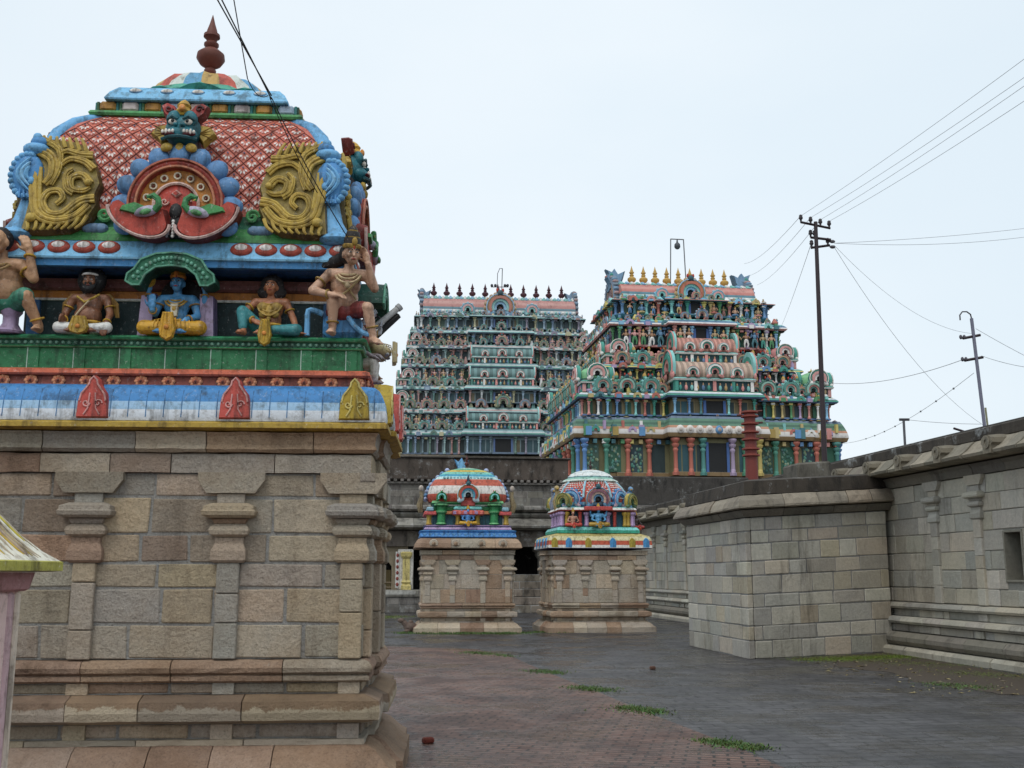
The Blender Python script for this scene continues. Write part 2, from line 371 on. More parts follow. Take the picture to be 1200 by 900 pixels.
def stone_base(root, hx_, hy_, k, rn, pil_x, bay=None, big=False, seat=.35, side_pil=(), W_=WARM, R_=RUSTY, mort=MORT):
    """plinth, wall, mouldings and pilasters of a stone shrine, k = scale on the heights of the near shrine."""
    T_ = W_*5+R_; Z = lambda z: z*k
    rects = [(hx_, hy_, 0, 0, 0)]
    if bay: rects.append((hx_+bay[0], bay[1], 0, bay[2], .003))
    pl = MB(); up = MB(); md = MB(); wl = MB(); ec = MB(); wl2 = wl
    for a, b, cx, cy, dz in rects:
        wh = (0, 1, 2, 3)
        S = dict(seg=(.45*max(k, .7), .85*max(k, .7)), cx=cx, cy=cy, dz=dz)
        mould(pl, a, b, [(-.3, 0), (.27*k, 0), (.27*k, Z(.17)), (.22*k, Z(.2)), (.12*k, Z(.3)), (.05*k, Z(.335)), (-.3, Z(.335))], rn, R_+W_[:3], **S)
        mould(up, a, b, [(-.3, Z(.49)), (.02*k, Z(.49)), (.14*k, Z(.525)), (.15*k, Z(.58)), (.14*k, Z(.66)), (.02*k, Z(.7)), (-.3, Z(.7))], rn, W_+R_[:1], **S)
        mould(up, a, b, [(-.3, Z(.335)), (.03*k, Z(.335)), (.03*k, Z(.375)), (-.3, Z(.375))], rn, W_, **S)
        mould(md, a, b, [(-.3, Z(.79)), (.03*k, Z(.79)), (.06*k, Z(.805)), (.06*k, Z(.835)), (.035*k, Z(.845)), (.075*k, Z(.865)), (.085*k, Z(.9)), (.06*k, Z(.94)), (.02*k, Z(.955)), (-.3, Z(.96))], rn, R_+W_[:2], **S)
        K = dict(lens=(.36*k, .68*k), rn=rn, tints=T_, cx=cx, cy=cy, gap=.02*k, mo=.004, jt=.01, bev=.008, mort=mort)
        wall_box(wl, a-.012, b-.012, [(Z(.375), Z(.49))], **K); wall_box(wl, a-.012, b-.012, [(Z(.7), Z(.79))], **K)
        rows = [Z(v) for v in ((.96, 1.42, 1.9, 2.37) if big else (.96, 1.22, 1.49, 1.68, 1.9, 2.18, 2.37))]
        if big: K['lens'] = (.55*k, .95*k)
        wall_box(wl, a, b, list(zip(rows[:-1], rows[1:])), **K)
        mould(ec, a, b, [(-.3, Z(2.372)), (.03*k, Z(2.372)), (.035*k, Z(2.5)), (.02*k, Z(2.52)), (-.3, Z(2.52))], rn, W_+R_, **S)
        mould(ec, a, b, [(-.3, Z(2.53)), (.045*k, Z(2.53)), (.075*k, Z(2.555)), (.06*k, Z(2.59)), (.07*k, Z(2.66)), (.09*k, Z(2.685)), (-.3, Z(2.69))], rn, W_+R_, **S)
    pl.build('plinth', STONE, root); wl.build('wall', STONE, root)
    up.build('base_moulding', STONE if big else SLABM, root); md.build('torus_moulding', STONE, root); ec.build('entablature', STONE, root)
    for x in pil_x:
        pilaster_mb(rn, T_, Z(.96), Z(2.372), Z(2.02), .17*k, k).build('pilaster', STONE, root, (x, -hy_-.004, 0))
        for z0, z1 in ((.375, .49), (.7, .79)):
            m = MB(); m.box(-.08*k, .08*k, -.02*k, .05, Z(z0)+.004, Z(z1)-.004, jit(rn, rn.choice(W_))); m.build('base_block', STONE, root, (x, -hy_, 0))
    for sgn in (1, -1):
        xs = [(y, hx_) for y in side_pil if not bay or abs(y-bay[2]) > bay[1]] + ([(y, hx_+bay[0]) for y in side_pil if abs(y-bay[2]) <= bay[1]] if bay else [])
        for y, xx in xs:
            pilaster_mb(rn, T_, Z(.96), Z(2.372), Z(2.02), .17*k, k).build('pilaster', STONE, root, (sgn*(xx+.004), y, 0), sgn*PI/2)

# ------------------------------------------------------------------ ornament helpers
def kudu(mb, w, cols, d=.1, n=14, lobes=0, face=None):
    """horseshoe gable arch of overall width w, standing on z=0, front at -y. cols outer to inner."""
    r = w/2; cz = r*.62; nr = len(cols)
    for i, c in enumerate(cols):
        r1 = r*(1-.74*i/nr); r0 = r*(1-.74*(i+1)/nr)
        mb.arc(r0, r1, -28, 208, -d*(.75+.25*((i*2) % 3)), 0, c, n, 0, cz)
    mb.ell((0, -.2*d, cz), (r*.24, d*.35, r*.24), BLACK, 8, 6)
    mb.tube([(r*.97*math.cos(R(a)), -d*.95, cz+r*.97*math.sin(R(a))) for a in range(-20, 201, 22)], r*.045, cols[-1], 4)
    for s in (1, -1):
        mb.ell((s*r*.68, -d*.6, r*.2), (r*.36, d*.5, r*.24), cols[0] if nr < 3 else cols[-1], 8, 6, (0, s*.5, 0))
    if lobes:
        for i in range(lobes):
            a = R(-20+220*i/(lobes-1)); mb.ell((r*1.02*math.cos(a), -d*.4, cz+r*1.02*math.sin(a)), (r*.16, d*.4, r*.16), cols[0], 6, 5)
    if face:
        mb.ell((0, -d*.7, cz+r*1.02), (r*.24, d*.6, r*.26), face, 8, 6)
        for s in (1, -1): mb.ell((s*r*.2, -d*.6, cz+r*1.25), (r*.09, d*.3, r*.16), jit(random.Random(1), RED), 6, 5)
def finial_mb(h, col, w=.3, n=14):
    mb = MB(); r = h*w
    P = [(.55, 0), (.6, .03), (.5, .07), (.35, .1), (.42, .13), (.42, .16), (.3, .19), (.75, .25), (1, .33), (.95, .4), (.6, .46), (.36, .49), (.52, .53), (.52, .56), (.32, .59), (.44, .64), (.58, .66), (.56, .7), (.4, .71), (.36, .76), (.2, .86), (.02, 1)]
    mb.lathe([(a*r, b*h) for a, b in P], col, n); return mb
def spiral(cx, cz, r, turns, a0=0, n=18, sg=1, y=0, r1=.1):
    return [(cx+r*(1-(1-r1)*i/n)*math.cos(a0+sg*2*PI*turns*i/n), y, cz+r*(1-(1-r1)*i/n)*math.sin(a0+sg*2*PI*turns*i/n)) for i in range(n+1)]

# ------------------------------------------------------------------ ground
def ground_mat(name, c1, c2, mort, bw, bh, rz, wet=(.25, .7), dark=.5, ms=.015):
    m = bpy.data.materials.new(name); t, N, L, p = nodes(m)
    tc = N('ShaderNodeTexCoord'); mp = N('ShaderNodeMapping'); mp.inputs['Rotation'].default_value = (0, 0, rz); L(tc.outputs['Object'], mp.inputs[0])
    n0 = N('ShaderNodeTexNoise'); n0.inputs['Scale'].default_value = 1.4; n0.inputs['Detail'].default_value = 4; L(tc.outputs['Object'], n0.inputs[0])
    va = N('ShaderNodeVectorMath'); va.operation = 'MULTIPLY_ADD'; L(n0.outputs['Color'], va.inputs[0]); va.inputs[1].default_value = (.12, .12, 0); L(mp.outputs[0], va.inputs[2])
    b = N('ShaderNodeTexBrick'); L(va.outputs[0], b.inputs['Vector']); b.inputs['Scale'].default_value = 1; b.inputs['Brick Width'].default_value = bw; b.inputs['Row Height'].default_value = bh
    b.inputs['Mortar Size'].default_value = ms; b.inputs['Mortar Smooth'].default_value = .3; b.inputs['Bias'].default_value = -.1
    b.inputs['Color1'].default_value = (*c1, 1); b.inputs['Color2'].default_value = (*c2, 1); b.inputs['Mortar'].default_value = (*mort, 1)
    def noise(s, d=8, r=.65, sc=(1, 1, 1)):
        q = N('ShaderNodeMapping'); q.inputs['Scale'].default_value = sc; L(tc.outputs['Object'], q.inputs[0])
        n = N('ShaderNodeTexNoise'); n.inputs['Scale'].default_value = s; n.inputs['Detail'].default_value = d; n.inputs['Roughness'].default_value = r; L(q.outputs[0], n.inputs[0]); return n.outputs['Fac']
    def rng(s, a, b_, c, d):
        r = N('ShaderNodeMapRange'); L(s, r.inputs[0])
        for i, v in enumerate((a, b_, c, d)): r.inputs[i+1].default_value = v
        return r.outputs[0]
    def mix(f, a, bcol, mode='MULTIPLY'):
        x = N('ShaderNodeMix'); x.data_type = 'RGBA'; x.blend_type = mode; L(f, x.inputs[0]); L(a, x.inputs[6]); x.inputs[7].default_value = (*bcol, 1); return x.outputs[2]
    big = noise(.35, 7, .62); fine = noise(6, 9, .75); mid = noise(1.1, 9, .7)
    av = tuple((p_+q_)/2*.95 for p_, q_ in zip(c1, c2)); c = mix(rng(noise(.8, 6, .65), .42, .6, 0, .5), b.outputs['Color'], av, 'MIX')
    c = mix(rng(mid, .42, .62, 0, dark), c, (.42, .4, .4))
    c = mix(rng(fine, .35, .7, .7, 0), c, (.4, .38, .36)); c = mix(rng(noise(3.1, 9, .72, (1, .35, 1)), .52, .66, 0, .7), c, (.34, .31, .29))
    c = mix(rng(big, .5, .68, 0, .6), c, (.45, .46, .5))
    c = mix(rng(noise(2.3, 9, .75), .6, .72, 0, .55), c, (.075, .085, .04), 'MIX')
    L(c, p.inputs['Base Color'])
    L(rng(noise(.7, 8, .68), .44, .6, wet[1], wet[0]), p.inputs['Roughness']); p.inputs['Specular IOR Level'].default_value = .35
    h = N('ShaderNodeMath'); h.operation = 'MULTIPLY_ADD'; L(b.outputs['Fac'], h.inputs[0]); h.inputs[1].default_value = -.45; L(fine, h.inputs[2])
    bp = N('ShaderNodeBump'); bp.inputs['Strength'].default_value = .6; bp.inputs['Distance'].default_value = .03; L(h.outputs[0], bp.inputs['Height']); L(bp.outputs[0], p.inputs['Normal'])
    return m
def sheet(name, pts, z, mat):
    me = bpy.data.meshes.new(name); me.from_pydata([(x, y, z) for x, y in pts], [], [tuple(range(len(pts)))]); me.materials.append(mat)
    return tag(link(name, me), kind='structure')
gm = mk_mat('bare earth', hx('#473d32'), .9, kind='plain')
sheet('ground', [(-1500, -600), (1500, -600), (1500, 3000), (-1500, 3000)], 0, gm)
AX = R(7.7)
STP = ground_mat('wet grey paving', hx('#626062'), hx('#4c4a4b'), hx('#222020'), .42, .2, -AX, (.1, .5), .85)
BRP = ground_mat('worn brick paving', hx('#8a6a5c'), hx('#75564b'), hx('#35291f'), .24, .11, R(12), (.12, .6), .95)
sheet('stone_paving', [(-30, -6), (14, -6), (9, 30), (5.3, 48), (-30, 48)], .004, STP)
sheet('brick_paving', [(-30, -6), (4.2, -6), (3.2, 3.5), (2.08, 10.45), (1.53, 13.1), (1.1, 15.45), (.56, 18.07), (0, 21.34), (-.75, 23.3), (-2.6, 24.3), (-30, 23)], .008, BRP)
rs_ = random.Random(5)
pl_ = [(8.35, 15.0), (8.1, 17.5), (7.95, 19.5), (7.75, 22.6), (6.4, 21.6), (5.3, 20.9), (5.9, 20.2), (5.7, 19.0), (6.2, 17.8), (6.0, 16.4), (6.6, 14.8), (7.4, 14.2)]
pq = []
for i in range(len(pl_)):
    a_, b_ = pl_[i], pl_[(i+1) % len(pl_)]
    for t_ in range(8): f_ = .08 if 4 <= i else .02; pq.append((a_[0]+(b_[0]-a_[0])*t_/8+rs_.uniform(-f_, f_), a_[1]+(b_[1]-a_[1])*t_/8+rs_.uniform(-f_, f_)*1.4))
sheet('soil', pq, .0065, gm)
GR = mk_mat('grass blades', None, .6, kind='plain')
def tufts(name, pts, n, rn, h=(.02, .06), spread=.12):
    mb = MB()
    for _ in range(n):
        i = rn.randrange(len(pts)-1) if len(pts) > 1 else 0
        a = pts[i]; b = pts[i+1] if len(pts) > 1 else a; t = rn.random()
        s_ = spread*(.25+.75*abs(math.sin(17*(i+t))))
        x = a[0]+(b[0]-a[0])*t+rn.gauss(0, s_); y = a[1]+(b[1]-a[1])*t+rn.gauss(0, s_)
        hh = rn.uniform(*h)*.8; an = rn.uniform(0, 2*PI); w = rn.uniform(.006, .013); lx, ly = rn.uniform(-.03, .03), rn.uniform(-.03, .03)
        dx, dy = math.cos(an)*w, math.sin(an)*w
        col = (rn.uniform(.05, .11), rn.uniform(.1, .18), rn.uniform(.018, .04)) if name == 'grass' else (rn.uniform(.1, .17), rn.uniform(.15, .24), rn.uniform(.015, .03))
        mb.add([(x-dx, y-dy, .006), (x+dx, y+dy, .006), (x+lx, y+ly, hh)], [(0, 1, 2)], col)
    return tag(mb.build(name, GR), kind='stuff')
rg = random.Random(4)
tufts('grass', [(-3.0, 29.55), (.1, 29.4)], 2600, rg, (.03, .09), .22)
tufts('grass', [(.1, 29.6), (.9, 30.2), (1.4, 29.9)], 900, rg, (.02, .07), .2)
for (x, y, n, s_) in ((-.65, 22.2, 500, .22), (.56, 18.07, 700, .18), (1.1, 15.45, 900, .17), (1.53, 13.1, 1100, .15), (2.06, 10.5, 1300, .12), (-.2, 21.6, 260, .16)):
    tufts('grass', [(x-.18, y+.28), (x+.2, y-.25)], n, rg, (.015, .05), s_)
tufts('moss', [(5.6, 20.6), (8.0, 21.6)], 12000, rg, (.006, .02), .38)
tufts('moss', [(6.6, 20.4), (7.9, 19.3)], 4500, rg, (.004, .014), .5)
tufts('moss', [(7.2, 18.2), (7.9, 17.2)], 2500, rg, (.005, .015), .45)
tufts('grass', [(6.2, 16.2), (6.6, 15.6)], 900, rg, (.01, .03), .25)
mb = MB()
for _ in range(150):
    x, y = rg.uniform(5.2, 8.2), rg.uniform(14.5, 20.3)
    if x > 8.5-(y-14.5)*.02: continue
    an = rg.uniform(0, 2*PI); s_ = rg.uniform(.025, .07); w = s_*rg.uniform(.3, .5); c_, d_ = math.cos(an), math.sin(an)
    mb.add([(x-c_*s_, y-d_*s_, .008), (x+d_*w, y-c_*w, .018), (x+c_*s_, y+d_*s_, .012), (x-d_*w, y+c_*w, .02)], [(0, 1, 2, 3)], rg.choice([hx('#9a8a5a'), hx('#b5a674'), hx('#7a6a44'), hx('#a89a80')]))
tag(mb.build('leaf_litter', GR), kind='stuff')
tufts('moss', [(-6.5, 39), (-4.2, 41)], 1800, rg, (.02, .06), .8)
for (x, y, s_, col, lab) in ((-.8, 10.6, .055, hx('#7c3526'), 'broken red brick chip lying on the brick paving'), (2.37, 18.54, .05, hx('#6a4a3c'), 'small brown stone chip lying on the grey paving')):
    mb = MB(); mb.at(x, y, .03, .5).box(-s_, s_, -s_*.7, s_*.7, -.025, s_*.6, col, .015); tag(mb.build('brick_chip', STONE), lab, 'brick')

# ------------------------------------------------------------------ near shrine
rn = random.Random(11)
NS_LOC, NS_RZ = (-2.79, 9.2, 0), R(3.3)
ns = thing('shrine', 'large nearest shrine of brown stone blocks with a red diamond patterned painted roof', 'shrine', NS_LOC, NS_RZ)
stone_base(ns, 1.6, .9, 1.0, rn, (-1.5, -.52, .56, 1.5), bay=(.04, .42, 0), side_pil=(-.72, -.3, .3, .72))
HX, HY = 1.6, .9
def nbuild(mb, name, mat=PAINT, par=None): return mb.build(name, mat, par or ns)
# lower painted cornice
mb = MB()
for a, b, dz in ((HX, HY, 0), (HX+.04, .42, .003)):
    mb.loft4(0, 0, a, b, [(-.2, 2.693+dz), (.12, 2.695+dz), (.165, 2.71+dz), (.165, 2.745+dz), (.14, 2.76+dz)], OCHRE)
    cw, cb, cm = hx('#dde3ea'), hx('#3f86c4'), hx('#9fc4e2')
    P = [(.14, 2.763), (.15, 2.79), (.145, 2.85), (.135, 2.915), (.115, 2.97), (.09, 3.015), (.05, 3.05), (-.02, 3.07), (-.1, 3.075)]
    mb.loft4(0, 0, a, b, [(o, z+dz) for o, z in P], [cw, cw, cm, cb, cb, cb, cb, cb], True)
x = -1.72
while x < 1.75:                                   # painted joints of the cornice
    mb.tube([(x, -HY-.152, 2.79), (x, -HY-.137, 2.91), (x, -HY-.095, 3.01)], .004, hx('#4d7ca8'), 4); x += .135
cor = nbuild(mb, 'cornice')
def gable(cols):
    mb = MB()
    P = [(-.125, 0), (-.115, .14), (-.1, .2), (-.06, .25), (-.035, .285), (-.03, .315), (0, .345), (.03, .315), (.035, .285), (.06, .25), (.1, .2), (.115, .14), (.125, 0)]
    mb.prism(P, -.045, .1, cols[0], cols[0], .08)
    mb.tube([(x*.86, -.047, z*.93+.008) for x, z in P[1:-1]], .008, cols[1], 5)
    for s in (1, -1):
        mb.tube([(s*(.045)+q[0], -.05, q[2]) for q in spiral(0, .12, .032, 1.2, 0, 12, s)], .006, cols[1], 5)
        mb.tube([(s*.06, -.05, .03), (s*.03, -.05, .08), (s*.02, -.05, .2)], .006, cols[1], 5)
    return mb
gm_r = gable((hx('#c9554a'), hx('#e0a6a0'))).mesh('gable_ornament', PAINT); gm_y = gable((hx('#b59a2e'), hx('#d8c878'))).mesh('gable_ornament', PAINT)
for x, m_ in ((-1.5, gm_r), (-.5, gm_r), (.58, gm_r), (1.5, gm_y)): link('gable_ornament', m_, ns, (x, -HY-.13, 2.77))
for y, m_ in ((-.74, gm_y), (.74, gm_y), (-.3, gm_r), (.3, gm_r)):
    link('gable_ornament', m_, ns, (HX+.13+(.04 if abs(y) < .5 else 0), y, 2.77), PI/2)
# frieze with rosettes
mb = MB(); mb.loft4(0, 0, HX-.04, HY-.09, [(0, 3.072), (.01, 3.08), (.0, 3.15)], hx('#8a4436')); fr = nbuild(mb, 'frieze')
mb = MB()
for k in range(8):
    a = 2*PI*k/8; mb.ell((.036*math.cos(a), -.004, .03*math.sin(a)), (.02, .014, .018), hx('#d99068'), 6, 5)
mb.ell((0, -.006, 0), (.03, .02, .026), hx('#c96f4e'), 10, 6); mb.ell((0, -.02, 0), (.012, .012, .012), hx('#8a4436'), 8, 5)
ro = mb.mesh('rosette', PAINT)
for i in range(15): link('rosette', ro, fr, (-1.5+i*.2145, -HY+.078, 3.108))
for i in range(7): link('rosette', ro, fr, (HX-.028, -.72+i*.24, 3.108), PI/2)
mb = MB(); mb.loft4(0, 0, HX-.03, HY-.07, [(-.1, 3.151), (.015, 3.152), (.03, 3.165), (.025, 3.195), (-.01, 3.21), (-.2, 3.212)], hx('#d0694a')); nbuild(mb, 'ledge')
mb = MB(); mb.loft4(0, 0, HX-.09, HY-.14, [(0, 3.213), (0, 3.385)], hx('#2a7a4c'))
for i in range(9):
    x = -1.45+i*.3615; mb.box(x-.05, x-.042, -HY+.125, -HY+.2, 3.215, 3.384, hx('#a6c2b4')); mb.box(x-.042, x+.042, -HY+.128, -HY+.2, 3.215, 3.384, hx('#2c7a4e'))
nbuild(mb, 'parapet_wall')
mb = MB(); mb.loft4(0, 0, HX-.08, HY-.13, [(-.1, 3.386), (.01, 3.387), (.02, 3.395), (.005, 3.405), (.0, 3.45), (.035, 3.455), (.045, 3.47), (.02, 3.49), (-.3, 3.492)], [GREEN, hx('#7fb890'), GREEN, DGREEN, hx('#7fb890'), hx('#3f9a68'), hx('#2f8a5c'), GREEN])
for i in range(62):
    mb.ell((-1.5+i*.0492, -HY+.122, 3.427), (.017, .014, .016), hx('#6f9a86'), 6, 4)
for i in range(30):
    mb.ell((HX-.072, -.72+i*.0495, 3.427), (.014, .017, .016), hx('#6f9a86'), 6, 4)
nbuild(mb, 'beaded_ledge')
NHX, NHY = 1.3, .48
mb = MB(); mb.loft4(0, 0, NHX, NHY, [(0, 3.49), (0, 3.99)], SLATE); nw = nbuild(mb, 'niche_wall')
mb = MB(); mb.loft4(0, 0, NHX, NHY, [(.02, 3.845), (.025, 3.855), (.02, 3.865)], WHITE)
mb.loft4(0, 0, NHX, NHY, [(.012, 3.866), (.012, 3.93)], hx('#c07a30')); mb.loft4(0, 0, NHX, NHY, [(.03, 3.931), (.05, 3.95), (.05, 3.985), (.07, 4.02)], hx('#7a4a48'))
nbuild(mb, 'painted_band', PAINT, nw)
for x in (-1.22, -.87, .87, 1.22):
    mb = MB(); mb.box(x-.05, x+.05, -NHY-.03, -NHY+.05, 3.49, 3.845, hx('#3c6a9a') if abs(x) > 1 else hx('#4a5a5e')); nbuild(mb, 'wall_pier', PAINT, nw)
# eave with discs
mb = MB(); mb.loft4(0, 0, 1.3, .72, [(-.2, 4.06), (.02, 4.06), (.09, 4.045), (.12, 4.05), (.125, 4.1), (.15, 4.105), (.155, 4.12), (.145, 4.13), (.09, 4.275), (-.3, 4.28)], [DBLUE, hx('#3a6ea6'), hx('#3f7fbe'), hx('#4a92cc'), hx('#8cc8ea'), hx('#8cc8ea'), LBLUE, LBLUE, LBLUE])
ev = nbuild(mb, 'eave')
mb = MB(); mb.ell((0, 0, 0), (.092, .034, .062), hx('#b04a38'), 16, 8); mb.ell((0, -.016, .006), (.058, .026, .038), hx('#efe9e6'), 14, 7); dm = mb.mesh('disc', PAINT)
for x in (-1.33, -1.13, -.93, -.73, -.53, .53, .73, .93, 1.13, 1.33): link('disc', dm, ev, (x, -.838, 4.205), 0, -.3)
for y in (-.6, -.4, .4, .6):
    o = link('disc', dm, ev, (1.418, y, 4.205), PI/2); o.rotation_euler = (-.35, 0, PI/2)
# dome
def dsec(z):
    T_ = ((4.27, 1.3, .78), (4.5, 1.24, .74), (4.75, 1.22, .72), (4.95, 1.21, .69), (5.12, 1.2, .66), (5.28, 1.16, .6), (5.42, 1.06, .51), (5.54, .88, .38))
    for i in range(len(T_)-1):
        if z <= T_[i+1][0] or i == len(T_)-2:
            t = (z-T_[i][0])/(T_[i+1][0]-T_[i][0]); return tuple(T_[i][k]+(T_[i+1][k]-T_[i][k])*t for k in (1, 2))
mb = MB(); zs = [4.27, 4.33, 4.4, 4.48, 4.52]+[4.55+.99*i/14 for i in range(15)]
rs = []
for z in zs:
    a, b = dsec(z); ch = .1; k = .04 if z < 4.34 else (0 if z > 4.42 else .015)
    a += k; b += k
    rs.append([(-a+ch, -b, z), (a-ch, -b, z), (a, -b+ch, z), (a, b-ch, z), (a-ch, b, z), (-a+ch, b, z), (-a, b-ch, z), (-a, -b+ch, z)])
mb.rings(rs, [hx('#3f8a4a'), hx('#4c9a55'), hx('#2c7a58'), hx('#2a6a50')]+[hx('#d0705c')]*15, True)
roof = mb.build('roof', PAINT, ns)
mb = MB(); pw = hx('#eadfd8'); pk = hx('#d9a49c'); ln = hx('#6e2a22')
def lattice(rz, front):
    mb.at(0, 0, 0, rz); st = .138
    for iz in range(16):
        z = 4.6+iz*.069
        if z > 5.5: break
        a, b = dsec(z); a2, b2 = dsec(z+.03)
        half, dep, dep2 = (a, b, b2) if front else (b, a, a2)
        n = int((half-.1)/st)+1
        for k in range(-n, n+1):
            x = (k+(.5 if iz % 2 else 0))*st
            if abs(x) > half-.1: continue
            ti = -math.atan2(dep-dep2, .03)
            base = mb.T.copy(); mb.T = base @ Matrix.Translation((x, -dep-.006, z)) @ Matrix.Rotation(ti, 4, 'X')
            for q, (an, ln_) in enumerate(((-.8, .042), (-.27, .05), (.27, .05), (.8, .042))):
                cx, cz = math.sin(an)*ln_*.9, -math.cos(an)*ln_*.9+.022
                ux, uz = math.sin(an), -math.cos(an); px, pz = -uz, ux; ln_ *= rn.uniform(.88, 1.14); l, w = ln_*.42, .0105*rn.uniform(.8, 1.25)
                mb.add([(cx-ux*l, 0, cz-uz*l), (cx+px*w, -.004, cz+pz*w), (cx+ux*l*1.1, -.003, cz+uz*l*1.1), (cx-px*w, -.004, cz-pz*w)], [(0, 1, 2, 3)], jit(rn, pw if rn.random() < .8 else pk, .1))
            mb.ell((0, -.004, .026), (.009, .006, .009), hx('#6a6a8a'), 5, 4)
            for s in (1, -1):
                p0, p1 = Vector((0, .002, .068)), Vector((s*.069, .004, -.001))
                mb.tube([p0, p1], .0035, ln, 4)
            mb.T = base
    mb.at()
lattice(0, True); lattice(PI/2, False); lattice(-PI/2, False); lattice(PI, True)
mb.build('diamond_lattice', PAINT, roof)
# top bands
mb = MB(); a, b = dsec(5.54)
mb.loft4(0, 0, a, b, [(-.02, 5.53), (.035, 5.535), (.045, 5.555), (.03, 5.58), (-.05, 5.582)], hx('#4f9a5c')); nbuild(mb, 'green_fillet', PAINT, roof)
mb = MB()
cyc = [hx('#b8863a'), hx('#cfc3c0'), hx('#b8863a'), hx('#a9bcd0'), hx('#c9b0a8')]
for rz, half, dep in ((0, a-.01, b-.01), (PI, a-.01, b-.01), (PI/2, b-.01, a-.01), (-PI/2, b-.01, a-.01)):
    n = 9 if half > .5 else 4; w = 2*half/n; mb.at(0, 0, 0, rz)
    for i in range(n):
        x = -half+w*(i+.5); mb.box(x-w*.36, x+w*.36, -dep-.03, -dep+.2, 5.583, 5.675, jit(rn, cyc[i % 5]), .02)
        for s in (-.43, .43): mb.box(x+w*s-.012, x+w*s+.012, -dep-.015, -dep+.2, 5.583, 5.67, hx('#2c7a78') if s > 0 else hx('#3a6a44'), .004)
mb.at(); nbuild(mb, 'block_band', PAINT, roof)
mb = MB(); mb.loft4(0, 0, .66, .3, [(.13, 5.676), (.135, 5.69), (.1, 5.76), (.04, 5.83), (-.1, 5.835)], [LBLUE]*4); bb = nbuild(mb, 'disc_band', PAINT, roof)
mb = MB(); mb.ell((0, 0, 0), (.064, .022, .036), hx('#5a8ab0'), 14, 7); mb.ell((0, -.008, .002), (.054, .02, .029), WHITE, 12, 6); d2 = mb.mesh('oval_disc', PAINT)
for x in (-.54, -.27, 0, .27, .54): o = link('oval_disc', d2, bb, (x, -.385, 5.77), 0, -.6)
mb = MB(); n = 40; cols = []
ring0 = []; tops = []
for k in range(n):
    t = 2*PI*k/n; q = abs(math.cos(4*t)); e = 1+.1*q
    ring0.append((.56*math.cos(t)*e, .33*math.sin(t)*e, 5.835+.05*q))
    tops.append((.12*math.cos(t), .1*math.sin(t), 6.1))
def lp(f, z): return [(.56*f*math.cos(2*PI*k/n), .33*f*math.sin(2*PI*k/n), z+(.018*math.cos(16*2*PI*k/n) if f > .6 else 0)) for k in range(n)]
rr = [lp(.96, 5.83), ring0, lp(.93, 5.9), lp(.86, 5.97), lp(.7, 6.04), lp(.45, 6.08), tops]
vs = [p for r in rr for p in r]; fs = []; cc = []
for i in range(6):
    for j in range(n):
        fs.append((i*n+j, i*n+(j+1) % n, (i+1)*n+(j+1) % n, (i+1)*n+j))
        s_ = [hx('#c25a4a'), hx('#d0d8d0'), hx('#5fa0c8'), hx('#c2a05a')][(j//2) % 4]
        cc.append(hx('#4fa890') if i < 2 else s_)
fs.append(tuple(6*n+j for j in range(n))); cc.append(TERRA)
mb.add(vs, fs, cc, True); nbuild(mb, 'lotus_cap', PAINT, roof)
link('finial', finial_mb(.66, hx('#6e3a2c'), .195, 24).mesh('finial', PLAIN), roof, (0, 0, 6.07))

# horseshoe arch with the face above it
def big_arch():
    mb = MB(); bl = hx('#5f8fc0')
    for i in range(11):
        a = R(-22+224*i/10); mb.ell((.43*math.cos(a), -.03, .43*math.sin(a)), (.105, .065, .088), jit(rn, bl, .08), 12, 8, (0, -a, 0))
        mb.tube([(q[0]+.425*math.cos(a), -.082, q[2]+.425*math.sin(a)) for q in spiral(0, 0, .036, 1.1, a, 10)], .006, hx('#4a78ac'), 4)
    mb.arctube(.345, .05, -30, 210, hx('#9c3a2e'), 30, 0, -.06, 0, 8); mb.arctube(.375, .012, -28, 208, hx('#b86a50'), 30, 0, -.11, 0, 5); mb.arctube(.315, .012, -28, 208, hx('#c07a5a'), 30, 0, -.11, 0, 5)
    mb.arc(.17, .31, -30, 210, -.06, .08, hx('#cc8636'), 28)
    mb.arctube(.18, .014, -10, 190, hx('#e0c0b4'), 24, 0, -.07, 0, 6)
    mb.lathe([(.175, 0), (.16, .012), (0, .02)], hx('#b83f30'), 28); b = len(mb.v)-28*3
    for i in range(b, len(mb.v)): x_, y_, z_ = mb.v[i]; mb.v[i] = (x_, -.05-z_, y_)
    for i in range(9):
        a = R(-12+204*i/8); c = (.245*math.cos(a), -.068, .245*math.sin(a))
        mb.tube([(c[0]+.026*math.cos(2*PI*k/10), c[1], c[2]+.026*math.sin(2*PI*k/10)) for k in range(10)], .009, hx('#e6d8c0'), 5, True)
        mb.ell(c, (.011, .01, .011), hx('#7a2f28'), 6, 4)
    mb.prism([(-.045, .09), (0, .125), (.045, .09), (0, .055)], -.085, -.05, hx('#e3b4a8'), None, .2); mb.prism([(-.025, .09), (0, .11), (.025, .09), (0, .07)], -.092, -.06, hx('#b83f30'))
    for s in (1, -1): mb.tube([(q[0]+s*.09, -.078, q[2]+.02) for q in spiral(0, 0, .035, 1.2, 0, 12, s)], .008, hx('#e3b4a8'), 5)
    mb.ell((0, -.06, -.06), (.055, .03, .075), BLACK, 12, 8)
    mb.prism([(-.03, -.1), (.03, -.1), (.07, -.27), (-.07, -.27)], -.075, .05, BLACK)
    return mb
